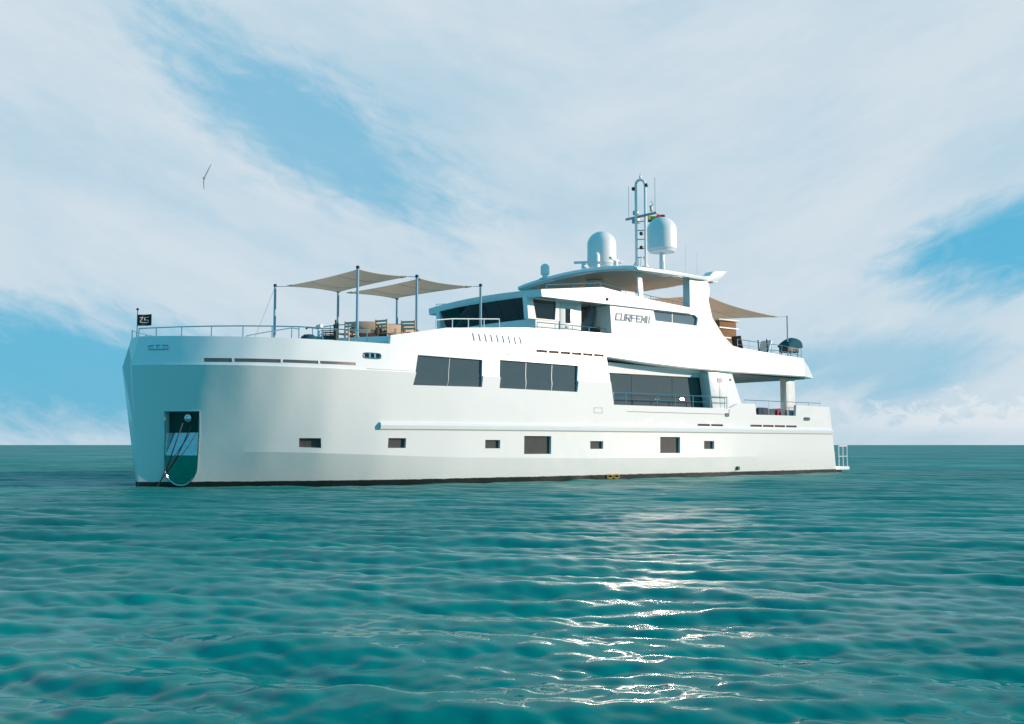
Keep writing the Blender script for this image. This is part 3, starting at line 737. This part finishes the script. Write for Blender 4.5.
# ------------------------------------------------------------------ awnings and their poles
def awning(corners, sag, label, m_=CANVAS, n=14, inset=.10):
    """stretched sheet with hollow edges; corners in order"""
    c = [Vector(p) for p in corners]; cen = sum(c, Vector())/4
    V_ = []; 
    def P(u, v):
        p = (c[0]*(1-u)+c[1]*u)*(1-v) + (c[3]*(1-u)+c[2]*u)*v
        k = inset*(4*u*(1-u)*(1-abs(2*v-1))*0)
        eu, ev = 4*u*(1-u), 4*v*(1-v)
        pull = max(eu*(1-ev), ev*(1-eu))*inset
        p = p + (cen-p)*pull
        p.z -= sag*math.sin(math.pi*u)*math.sin(math.pi*v)
        return p
    g = [[P(i/n, j/n) for i in range(n+1)] for j in range(n+1)]
    mb = MB(); top = [q for r in g for q in r]; bot = [q - Vector((0,0,.012)) for q in top]; k = (n+1)**2
    idx = lambda i, j: j*(n+1)+i; fs_ = []
    for j in range(n):
        for i in range(n):
            q = (idx(i,j), idx(i+1,j), idx(i+1,j+1), idx(i,j+1)); fs_.append(q); fs_.append(tuple(k+x for x in q[::-1]))
    for i in range(n):
        for a, b in ((idx(i,0), idx(i+1,0)), (idx(i+1,n), idx(i,n)), (idx(0,i+1), idx(0,i)), (idx(n,i), idx(n,i+1))): fs_.append((a, k+a, k+b, b))
    mb.add(top+bot, fs_)
    o = empty('awning', (cen.x, cen.y, min(p.z for p in c)-.3), label, 'awning', None)
    mb.build('awning_cloth', m_, o, angle=60)
    for v in (.3, .7):
        sb = MB(); sb.tube([P(u, v)+Vector((0,0,-.012)) for u in np.linspace(.02,.98,9)], .012, 5); sb.build('seam', SEAM, o)
    for q in (0, 1, 2, 3):
        d_ = (c[q]-cen).normalized(); rb = MB(); rb.tube([c[q]-d_*.28, c[q]-d_*.02], [.05,.018], 6); rb.build('corner_patch', SEAM, o)
    return o
def lashing(o, a, b):
    m = MB(); m.tube([a, b], .012, 6); m.build('lashing', GREYM, o)
PP = [(6.76,-2.3,7.42),(9.12,-2.42,7.33),(11.98,-2.42,7.28)]
PS = [(6.12,2.6,7.30),(8.81,2.6,7.32),(11.54,2.6,7.28)]
aw1 = awning([(6.45,2.35,7.30),(8.72,2.45,7.29),(8.86,-2.22,7.34),(6.86,-2.2,7.40)], .10, 'beige sail awning stretched over the foredeck, the one nearer the bow')
aw2 = awning([(9.12,2.5,7.30),(11.32,2.45,7.27),(11.7,-2.28,7.24),(9.34,-2.3,7.31)], .10, 'beige sail awning over the terrace, the one nearer the wheelhouse windows')
lashing(aw1, (6.12,2.6,7.28), (6.47,2.36,7.29)); lashing(aw2, (11.98,-2.42,7.26), (11.7,-2.3,7.24)); lashing(aw1, (8.86,-2.24,7.34), (9.12,-2.42,7.32))
lab = {0:('near-side awning pole closest to the bow, the tallest looking one','far-side awning pole at the bow end beside the anchor deck rail'),
       1:('near-side awning pole between the two beige sails','far-side awning pole between the two beige sails'),
       2:('pale pole in front of the wheelhouse windows at the sail corner','far-side awning pole closest to the wheelhouse')}
for i in range(3):
    for p, z0, k in ((PP[i], 5.02 if i == 0 else 4.83, 0), (PS[i], 4.7 if i == 0 else 4.83, 1)):
        e = empty('awning_pole', (p[0],p[1],z0), lab[i][k], 'pole', 'poles holding up the foredeck awnings')
        m = MB(); m.tube([(p[0],p[1],z0),(p[0],p[1],p[2]+.05)], [.052,.045], 12); m.build('pole_tube', POLE, e)
        m = MB(); m.lathe((p[0],p[1],z0), [(.10,0),(.10,.03),(.065,.05),(.062,.28),(.05,.29)], 14); m.build('pole_socket', STEEL, e)
        m = MB(); m.lathe((p[0],p[1],p[2]-.03), [(.055,0),(.065,.03),(.06,.09),(.02,.11)], 12); m.build('pole_cap', DARK, e)
m = MB(); m.tube([(6.12,2.6,7.28),(5.3,3.0,4.78)], .006, 6)
tag(m.build('guy_line', GREYM), 'thin guy line running down from the bow-end awning pole', 'rope')
aw3 = awning([(24.0,2.9,8.42),(28.9,2.9,7.55),(29.15,-3.0,7.36),(23.9,-3.05,7.95)], .12, 'beige sail awning behind the hardtop over the upper aft deck', inset=.14)
lashing(aw3, (29.15,-3.0,7.36), (29.8,-3.05,7.42))
for y, l in ((-3.05,'thin awning pole at the near corner of the upper aft deck'), (3.05,'thin awning pole at the far corner of the upper aft deck')):
    e = empty('awning_pole', (29.8,y,5.07), l, 'pole', 'poles holding up the aft awning')
    m = MB(); m.tube([(29.8,y,5.07),(29.8,y,7.47)], .032, 10); m.build('pole_tube', POLE, e)
    m = MB(); m.lathe((29.8,y,5.07), [(.08,0),(.08,.03),(.045,.05),(.04,.2),(.03,.21)], 12); m.build('pole_socket', STEEL, e)

# ------------------------------------------------------------------ flags
def cloth(mb, o, d, w, h, amp=.04, ph=0.0, n=12, drop=0.0, z0=0.0):
    o = Vector(o); d = Vector(d).normalized(); s_ = d.cross(Vector((0,0,1)))
    a = []
    for j in range(4):
        for i in range(n+1):
            u, v = i/n, j/3
            a.append(o + d*(w*u) + Vector((0,0,1))*(h*v - drop*u*u) + s_*(amp*math.sin(7*u+ph+v)*u**.5))
    b = [p + s_*.006 for p in a]; k = len(a); fs_ = []; idx = lambda i, j: j*(n+1)+i
    for j in range(3):
        for i in range(n):
            q = (idx(i,j), idx(i+1,j), idx(i+1,j+1), idx(i,j+1)); fs_.append(q); fs_.append(tuple(k+x for x in q[::-1]))
    return mb.add(a+b, fs_)
e = empty('bow_flag', (0.05,0,4.7), 'small black flag with a white emblem on the bow staff', 'flag')
m = MB(); m.tube([(.05,0,4.7),(.05,0,5.66)], .014, 8); m.lathe((.05,0,5.64),[(.03,0),(.045,.03),(.03,.07)],10); m.build('flagstaff', DARK, e)
fd = Vector((.86,-.5,0)).normalized()
m = MB(); cloth(m, (.05,0,5.14), fd, .44, .36, .03, 0, drop=-.02); fl = m.build('flag_cloth', BLACKF, e, angle=60)
m = MB()
sn = fd.cross(Vector((0,0,1)))
def stroke(a, b, wd=.018):
    pa = [Vector((.05,0,5.14)) + fd*u + Vector((0,0,1))*v + sn*(.03*math.sin(7*u/.44+v/.36)*(u/.44)**.5 + .013) for u, v in (a, ((a[0]+b[0])/2,(a[1]+b[1])/2), b)]
    m.tube(pa, wd/2, 6)
for a, b in (((.07,.25),(.17,.28)),((.17,.28),(.08,.12)),((.08,.12),(.19,.10)),((.22,.27),(.36,.29)),((.22,.27),(.22,.19)),((.22,.19),(.34,.19)),((.34,.19),(.32,.10)),((.32,.10),(.21,.11))): stroke(a, b)
m.build('flag_emblem', WHITEF, fl)
ld = Vector((.9,-.43,0)).normalized()
def mast_flag(o, w, h, bands, label):
    e = empty('courtesy_flag', o, label, 'flag', 'small flags flying from the mast'); z = 0
    for fr_, m_, nme in bands:
        m = MB(); cloth(m, (o[0],o[1],o[2]+z), ld, w, h*fr_, .02, .5); m.build('flag_stripe', m_, e); z += h*fr_
mast_flag((23.3,-.25,11.55), .42, .30, ((.45,NAVY,''),(.55,mat('yellow_green_cloth',(.35,.42,.05),.8),'')), 'small striped green and yellow flag just under the crosstree')
mast_flag((23.62,-.50,11.62), .40, .30, ((1.0,REDC,''),), 'red pennant streaming farthest out from the mast')
mast_flag((23.3,-.27,11.12), .36, .28, ((.5,REDC,''),(.5,mat('crimson_cloth',(.5,.05,.04),.8),'')), 'red flag lowest on the mast, half behind the big dome')

# ------------------------------------------------------------------ loose things on the decks
def place(root, spots):
    for i, (x, y, z, rz, lb) in enumerate(spots):
        if i == 0: root.location = (x,y,z); root.rotation_euler = (0,0,rz); root['label'] = lb
        else: copy_tree(root, (x,y,z), rz, lb)
# folding canvas chairs (built facing +x, at the origin)
ch = empty('canvas_chair', (0,0,0), 'x', 'chair', 'dark green canvas folding chairs on the foredeck')
for sx in (-.24, .24):
    for sy in (-.28, .28):
        m = MB(); m.tube([(sx,sy,0),(sx*.9,sy,.62 if sx > 0 else 1.02)], .024, 8); m.build('leg', TEAK if sx > 0 else DARK, ch)
for sy in (-.28, .28):
    m = MB(); m.box((0,sy,.64),(.56,.06,.03)); m.build('armrest', TEAK, ch, bevel=.008)
m = MB(); m.box((0,0,.46),(.48,.56,.03)); m.build('seat', GREENCANVAS, ch, bevel=.01)
m = MB(); m.box((-.235,0,.83),(.03,.60,.36)); m.build('backrest', GREENCANVAS, ch, bevel=.01)
place(ch, [(6.55,-.75,4.7,R(150),'dark green canvas folding chair on the foredeck, the one closer to the bow'),
           (6.95,-.1,4.7,R(165),'dark green canvas folding chair farther from the bow, partly hidden by the other one')])
# wicker armchairs with tan cushions
so = empty('wicker_armchair', (0,0,0), 'x', 'chair', 'brown wicker armchairs on the terrace')
m = MB(); m.box((0,0,.2),(.85,1.0,.36)); m.build('base', WICKER, so, bevel=.03)
m = MB(); m.box((-.38,0,.52),(.12,1.0,.5)); m.build('backrest', WICKER, so, bevel=.03)
for sy in (-.45,.45):
    m = MB(); m.box((0,sy,.42),(.85,.12,.3)); m.build('armrest', WICKER, so, bevel=.03)
m = MB(); m.box((.05,0,.45),(.7,.76,.15)); m.build('seat_cushion', TANCUSH, so, bevel=.04)
m = MB(); m.box((-.26,0,.70),(.16,.76,.36),0,R(-12)); m.build('back_cushion', TANCUSH, so, bevel=.05)
place(so, [(7.45,-1.65,4.83,R(-125),'brown wicker armchair with tan cushions nearest the tallest pole'),
           (8.75,-1.5,4.83,R(-100),'brown wicker armchair with tan cushions in the middle of the terrace'),
           (9.75,-1.4,4.83,R(-80),'brown wicker armchair with tan cushions nearest the wheelhouse')])
tb = empty('terrace_table', (8.6,-.35,4.83), 'teak table among the wicker armchairs on the terrace', 'table')
m = MB(); m.box((8.6,-.35,5.56),(1.6,.95,.05)); m.build('tabletop', PALEWOOD, tb, bevel=.01)
for dx in (-.62,.62):
    for dy in (-.36,.36):
        m = MB(); m.box((8.6+dx,-.35+dy,5.18),(.07,.07,.70)); m.build('leg', TEAK, tb)
tc_ = empty('teak_chair', (0,0,0), 'x', 'chair', 'pale teak chairs on the terrace')
for sx in (-.22,.22):
    for sy in (-.24,.24):
        m = MB(); m.tube([(sx,sy,0),(sx*(1.25 if sx < 0 else 1),sy,.92 if sx < 0 else .62)], .032, 8); m.build('leg', PALEWOOD, tc_)
m = MB(); m.box((0,0,.44),(.48,.5,.04)); m.build('seat', TANCUSH, tc_, bevel=.01)
m = MB(); 
for z in (.62,.74,.86): m.box((-.26,0,z),(.03,.5,.07))
m.build('backrest', PALEWOOD, tc_)
place(tc_, [(6.55,-1.95,4.7,R(205),'pale teak chair standing just ahead of the tallest awning pole'),
            (8.15,-1.95,4.83,R(20),'pale teak chair right behind the tallest awning pole'),
            (9.0,-2.2,4.83,R(40),'pale teak chair beside the awning pole between the sails')])
wl = empty('anchor_windlass', (5.35,-1.5,4.7), 'teal covered windlass on the foredeck behind the low rail', 'windlass')
m = MB(); m.lathe((5.35,-1.5,4.7),[(.28,0),(.30,.15),(.26,.3),(.16,.38),(.02,.40)],16); m.build('cover', BLUECOVER, wl, angle=50)
m = MB(); m.box((5.62,-1.5,4.87),(.4,.3,.34)); m.build('motor', BLUECOVER, wl, bevel=.08)
sl = empty('search_light', (5.95,-1.1,4.7), 'small white searchlight on a post in front of the dark green chairs', 'light')
m = MB(); m.tube([(5.95,-1.1,4.7),(5.95,-1.1,5.32)], .05, 10); m.build('post', WHITE_MATT, sl)
m = MB(); m.tube([(5.93,-1.0,5.42),(6.02,-1.18,5.44)], [.08,.09], 14); m.build('lamp_head', WHITE_MATT, sl)
m = MB(); m.tube([(5.95,-1.1,5.38),(5.62,-.95,5.40),(5.55,-.9,5.34)], .03, 8); m.build('bracket', DARK, sl)

# aft main deck
sf = empty('outdoor_sofa', (29.95,-3.1,2.03), 'grey upholstered sofa on the aft main deck in front of the pillar', 'sofa')
m = MB(); m.box((29.75,-3.15,2.27),(1.3,.6,.46)); m.build('base', SOFAG, sf, bevel=.05)
m = MB(); m.box((29.75,-3.38,2.72),(1.3,.14,.5)); m.build('backrest', SOFAG, sf, bevel=.05)
m = MB(); m.box((30.35,-3.15,2.72),(.16,.6,.5),0,R(8)); m.build('armrest', SOFAG, sf, bevel=.05)
ac = empty('armchair', (27.95,-2.6,2.03), 'navy blue armchair on the aft main deck behind the bulwark gap', 'chair')
m = MB(); m.box((27.95,-2.6,2.3),(.8,.8,.5)); m.build('base', NAVY, ac, bevel=.06)
m = MB(); m.box((27.95,-2.93,2.72),(.8,.18,.7)); m.build('backrest', NAVY, ac, bevel=.08)
for dx in (-.36,.36):
    m = MB(); m.box((27.95+dx,-2.6,2.65),(.14,.7,.2)); m.build('armrest', NAVY, ac, bevel=.04)
m = MB(); m.box((28.88,-3.1,2.80),(.34,.16,.34),R(8),R(5)); m.box((28.88,-3.1,2.5),(.3,.14,.4))
tag(m.build('cushion', REDC, bevel=.06), 'dark red cushion beside the grey sofa on the aft main deck', 'cushion')

# upper aft deck
bc = empty('bar_cabinet', (26.8,-1.6,5.1), 'brown wooden bar cabinet under the aft awning', 'cabinet')
m = MB(); m.box((26.8,-1.6,6.1),(1.2,.7,1.9)); m.build('body', mat('matt_brown_wood', (0.22,0.11,0.045), .7, spec=.2, var=.4, scale=6), bc, bevel=.02)
for z in (6.3,6.75): 
    m = MB(); m.box((26.8,-1.6,z),(1.36,.84,.05)); m.build('shelf', WHITE_MATT, bc)
m = MB(); m.box((26.8,-1.6,7.12),(1.5,.9,.07)); m.build('counter', CREAM, bc, bevel=.01)
dc = empty('deck_chair', (26.9,-2.6,5.12), 'dark folding deck chair beside the steps of the upper aft deck', 'chair')
m = MB(); m.box((26.9,-2.6,5.62),(.5,.55,.06)); m.build('seat', DARK, dc, bevel=.02)
m = MB(); m.box((26.65,-2.6,5.98),(.06,.55,.7),0,R(-14)); m.build('backrest', DARK, dc, bevel=.02)
for dx in (-.2,.2):
    for dy in (-.24,.24):
        m = MB(); m.tube([(26.9+dx,-2.6+dy,5.12),(26.9+dx*.8,-2.6+dy,5.6)], .025, 6); m.build('leg', STEEL, dc)
ln = empty('sun_lounger', (28.4,-2.5,5.1), 'reclined lounger with a raised white back on the upper aft deck', 'lounger')
m = MB(); m.box((28.0,-2.5,5.35),(1.3,.6,.1)); m.build('mattress', WHITE_MATT, ln, bevel=.03)
m = MB(); m.box((28.8,-2.5,5.92),(.09,.6,.75),0,R(24)); m.build('backrest', WHITE_MATT, ln, bevel=.03)
m = MB(); m.tube([(28.7,-2.75,5.4),(28.6,-2.75,6.3)], .03, 6); m.tube([(28.7,-2.25,5.4),(28.6,-2.25,6.3)], .03, 6); m.build('back_frame', DARK, ln)
m = MB()
for dx in (-.5,.5):
    for dy in (-.25,.25): m.box((28.0+dx,-2.5+dy,5.24),(.06,.06,.28))
m.build('leg_frame', DARK, ln)
gr = empty('covered_grill', (30.1,-2.9,5.07), 'barbecue under a dark blue cover at the aft rail', 'grill')
m = MB(); n = 10; rgs = []
for u in np.linspace(-.52,.52,9):
    hgt = .42*max(.05, 1-((u-.18)/.74)**2)**.6
    rgs.append([(30.2+u, -2.9+.34*math.cos(a), 6.04+hgt*max(0,math.sin(a))) for a in np.linspace(0, math.pi, 9)] + [(30.2+u,-3.24,5.98),(30.2+u,-2.56,5.98)])
m.loft(rgs); m.build('cover', BLUECOVER, gr, angle=50)
m = MB(); m.box((30.1,-2.9,5.86),(.9,.5,.26)); m.build('firebox', DARK, gr, bevel=.03)
m = MB()
for dx in (-.3,.45):
    for dy in (-.25,.25): m.tube([(30.05+dx,-2.9+dy*.8,5.07),(30.05+dx,-2.9+dy*.8,5.75)], .025, 6)
m.build('stand', STEEL, gr)

# ------------------------------------------------------------------ lines at the waterline
def chain(pts, name, label, m_, r=.03):
    m = MB(); m.tube(pts, r, 6); return tag(m.build(name, m_), label, 'chain' if 'chain' in name else 'rope')
h0 = surf_n(1.08, 2.05, .06)
cpts = [tuple(h0 + (Vector(surf_n(.78,.30,.10)) - h0)*u + Vector((0,-.05*math.sin(math.pi*u),0))) for u in np.linspace(0,1,8)] 
cpts += [tuple(surf_n(.66,.02,.14)), tuple(surf_n(.45,-.7,.3))]
chain(cpts, 'anchor_chain', 'galvanised anchor chain hanging from the bow pocket into the water', CHAIN, .020)
h1 = surf_n(1.28, 1.95, .05)
cpts = [tuple(h1 + (Vector(surf_n(.84,.42,.10)) - h1)*u + Vector((0,-.04*math.sin(math.pi*u),-.12*math.sin(math.pi*u)))) for u in np.linspace(0,1,8)] + [tuple(surf_n(.70,.10,.16)), tuple(surf_n(.5,-.6,.32))]
chain(cpts, 'snubber_rope', 'dark snubber line slanting across the mirror plate of the bow pocket', DARK, .015)
m = MB()
for c in (17.42, 17.78):
    m.tube([(c+.15*math.cos(a), -half(17.5,.1)-.05-.01*math.cos(a), .12+.07*math.sin(a)) for a in np.linspace(0,2*math.pi,16,endpoint=False)], .03, 6, closed=True)
tag(m.build('looped_rope', YELLOW), 'yellow looped rope hanging at the waterline amidships', 'rope')

# ------------------------------------------------------------------ seabird high over the bow
bc_ = Vector((21.7, 46.65, 22.6))
wing_a = [bc_ + Vector(v) for v in ((.42,-.40,1.15),(.30,-.30,.85),(.16,-.17,.45),(.04,-.05,.12),(0,0,0),(-.01,.03,-.15),(.0,.05,-.45),(.03,.06,-.72),(.06,.05,-.92))]
ch_ = [.015,.05,.075,.09,.10,.09,.075,.05,.015]
fw_ = Vector((-.75,-.62,.1)).normalized(); rings = []
for k, p in enumerate(wing_a):
    t_ = (wing_a[min(k+1, 8)] - wing_a[max(k-1, 0)]).normalized(); nn_ = fw_.cross(t_).normalized()
    th_ = .03 if k != 4 else .07
    rings.append([p + fw_*(ch_[k]*math.cos(a)) + nn_*(min(th_, ch_[k])*math.sin(a)) for a in np.linspace(0, 2*math.pi, 8, endpoint=False)])
m = MB(); m.loft(rings)
m.tube([bc_ + fw_*q for q in (-.22,-.12,0,.08,.13,.17,.2)], [.02,.05,.075,.06,.045,.04,.008], 8)
tag(m.build('seabird', mat('grey_feathers', (0.22,0.25,0.27), .8)), 'small grey seabird banking high in the sky above the bow', 'bird')

# ------------------------------------------------------------------ the sea
def sea():
    cx_, cy_ = CAM_LOC[0], CAM_LOC[1]
    a0 = VIEW_AZ
    fan = np.linspace(-R(36), R(36), 860)
    rest = np.linspace(R(36), 2*math.pi-R(36), 150)[1:-1]
    th = np.concatenate([fan, rest]) + a0
    rad = [2.2]
    while rad[-1] < 500: rad.append(rad[-1]*(1.0062 if rad[-1] < 120 else 1.012))
    while rad[-1] < 45000: rad.append(rad[-1]*1.12)
    rad = np.array(rad); nr, na = len(rad), len(th)
    X = cx_ + rad[:,None]*np.cos(th)[None]; Y = cy_ + rad[:,None]*np.sin(th)[None]
    sp = np.maximum(np.gradient(rad), rad*0.0016)[:,None]
    Z = np.zeros_like(X); DX = np.zeros_like(X); DY = np.zeros_like(X)
    wind = VIEW_AZ + R(168)
    g = np.random.default_rng(5)
    n = 120
    lam = np.exp(g.uniform(math.log(.14), math.log(1.1), n)); lost = np.zeros((nr, 1))
    sl_ = np.full(n, SLOPE_RMS*math.sqrt(2.0/n))
    lam = np.concatenate([lam, np.exp(g.uniform(math.log(1.1), math.log(3.4), 30))]); sl_ = np.concatenate([sl_, np.full(30, .060*math.sqrt(2.0/30))])
    for L_, s_l in zip(lam, sl_):
        k = 2*math.pi/L_; d = wind + g.normal(0, R(16 if L_ > .4 else 30)); ph = g.uniform(0, 2*math.pi)
        amp = s_l/k
        fade = np.clip((L_/sp - 1.3)/1.6, 0, 1); lost += (1-fade**2)*(amp*k)**2/2
        kx, ky = math.cos(d), math.sin(d)
        # slow wander of the wave fronts so that crests break up
        arg = k*(kx*X + ky*Y) + ph + .9*np.sin(.31*X + .23*Y + ph*3) + .6*np.sin(.9*(ky*X - kx*Y)/max(L_,1.2) + ph*5)
        Z += fade*amp*np.sin(arg)
        q = fade*amp*.85*np.cos(arg); DX -= kx*q; DY -= ky*q
    X = X + DX; Y = Y + DY
    V_ = np.stack([X, Y, Z], -1).reshape(-1, 3)
    V_ = np.concatenate([V_, [[cx_, cy_, 0]]])
    i = np.arange(nr-1)[:,None]*na; j = np.arange(na)[None]; j2 = (np.arange(na)[None]+1) % na
    Q = np.stack([i+j, i+na+j, i+na+j2, i+j2], -1).reshape(-1, 4)
    T = np.stack([np.full(na, len(V_)-1), np.arange(na), (np.arange(na)+1) % na], -1)
    me = bpy.data.meshes.new('sea')
    me.vertices.add(len(V_)); me.vertices.foreach_set('co', V_.astype(np.float32).ravel())
    nl = Q.size + T.size; me.loops.add(nl); me.loops.foreach_set('vertex_index', np.concatenate([Q.ravel(), T.ravel()]).astype(np.int32))
    npoly = len(Q)+len(T); me.polygons.add(npoly)
    st = np.concatenate([np.arange(len(Q))*4, Q.size + np.arange(len(T))*3]).astype(np.int32)
    me.polygons.foreach_set('loop_start', st)
    me.update(calc_edges=True); me.validate()
    me.polygons.foreach_set('use_smooth', [True]*npoly)
    # waves too short for the far part of the sheet live on as micro-roughness there
    at = me.attributes.new('chop', 'FLOAT', 'POINT')
    ch = np.repeat(np.sqrt(lost), na, 1).ravel(); ch = np.concatenate([ch, [0.0]])
    at.data.foreach_set('value', ch.astype(np.float32))
    o = bpy.data.objects.new('sea', me); COL.objects.link(o); o['kind'] = 'structure'
    m = bpy.data.materials.new('sea_water'); m.use_nodes = True
    nt = m.node_tree; N = nt.nodes; L = nt.links; b = N['Principled BSDF']
    geo = N.new('ShaderNodeNewGeometry')
    def nz(scale, det, sx=(1,1,1), rough=.5):
        mp = N.new('ShaderNodeMapping'); mp.inputs['Rotation'].default_value = (0,0,-wind); mp.inputs['Scale'].default_value = sx
        mp.vector_type = 'POINT'
        L.new(geo.outputs['Position'], mp.inputs[0])
        t = N.new('ShaderNodeTexNoise'); t.inputs['Scale'].default_value = scale; t.inputs['Detail'].default_value = det; t.inputs['Roughness'].default_value = rough
        L.new(mp.outputs[0], t.inputs['Vector']); return t.outputs[0]
    # patches of sand and weed on the bottom show through as slow colour changes
    p = nz(.05, 4); cr = N.new('ShaderNodeValToRGB'); L.new(p, cr.inputs[0])
    cr.color_ramp.elements[0].position = .35; cr.color_ramp.elements[0].color = (*WATER_A, 1)
    cr.color_ramp.elements[1].position = .65; cr.color_ramp.elements[1].color = (*WATER_B, 1)
    ca = N.new('ShaderNodeAttribute'); ca.attribute_name = 'chop'
    c1 = N.new('ShaderNodeMath'); c1.operation = 'MULTIPLY_ADD'; L.new(ca.outputs['Fac'], c1.inputs[0]); c1.inputs[1].default_value = 1.4; c1.inputs[2].default_value = .002
    c2 = N.new('ShaderNodeMath'); c2.operation = 'SQRT'; L.new(c1.outputs[0], c2.inputs[0]); 
    N.remove(b); df = N.new('ShaderNodeBsdfDiffuse'); gl = N.new('ShaderNodeBsdfGlossy'); ms = N.new('ShaderNodeMixShader'); fr_ = N.new('ShaderNodeFresnel')
    fr_.inputs['IOR'].default_value = 1.333; gl.inputs['Color'].default_value = (1, 1, 1, 1)
    # wave shadowing keeps a rough sea from ever becoming a full mirror at grazing angles
    f1 = N.new('ShaderNodeMath'); f1.operation = 'POWER'; f1.inputs[1].default_value = 1.25; L.new(fr_.outputs[0], f1.inputs[0])
    f0 = N.new('ShaderNodeMath'); f0.operation = 'MULTIPLY'; f0.inputs[1].default_value = 0.74; L.new(f1.outputs[0], f0.inputs[0])
    s1 = N.new('ShaderNodeMath'); s1.operation = 'MULTIPLY_ADD'; s1.inputs[1].default_value = -3.9; s1.inputs[2].default_value = 1.0; L.new(ca.outputs['Fac'], s1.inputs[0])
    s2 = N.new('ShaderNodeMath'); s2.operation = 'MAXIMUM'; s2.inputs[1].default_value = .24; L.new(s1.outputs[0], s2.inputs[0])
    f2 = N.new('ShaderNodeMath'); f2.operation = 'MULTIPLY'; L.new(f0.outputs[0], f2.inputs[0]); L.new(s2.outputs[0], f2.inputs[1])
    # cat's-paws: gusts roughen and darken the surface in streaks of every size
    gm = N.new('ShaderNodeMapRange'); gm.inputs['From Min'].default_value = .34; gm.inputs['From Max'].default_value = .66; gm.inputs['To Min'].default_value = .45; gm.inputs['To Max'].default_value = 1.30
    L.new(nz(.10, 9, (1,.45,1), .68), gm.inputs['Value'])
    f3 = N.new('ShaderNodeMath'); f3.operation = 'MULTIPLY'; L.new(gm.outputs[0], f3.inputs[1])
    L.new(f2.outputs[0], f3.inputs[0]); L.new(f3.outputs[0], ms.inputs[0]); L.new(df.outputs[0], ms.inputs[1]); L.new(gl.outputs[0], ms.inputs[2])
    L.new(cr.outputs[0], df.inputs[0]); L.new(c2.outputs[0], gl.inputs['Roughness'])
    L.new(ms.outputs[0], [n for n in N if n.type == 'OUTPUT_MATERIAL'][0].inputs[0])
    b1 = N.new('ShaderNodeBump'); b1.inputs['Strength'].default_value = 1.0; b1.inputs['Distance'].default_value = .006
    L.new(nz(5.0, 3, (1,.55,1)), b1.inputs['Height'])
    b2 = N.new('ShaderNodeBump'); b2.inputs['Strength'].default_value = 1.0; b2.inputs['Distance'].default_value = .16
    L.new(nz(.22, 4, (1,.4,1)), b2.inputs['Height']); L.new(b1.outputs[0], b2.inputs['Normal'])
    
    for n_ in (df, gl, fr_): L.new(b2.outputs[0], n_.inputs['Normal'])
    me.materials.append(m)
SLOPE_RMS = .195
WATER_A = (0.0, 0.165, 0.150); WATER_B = (0.0, 0.240, 0.212)
sea()
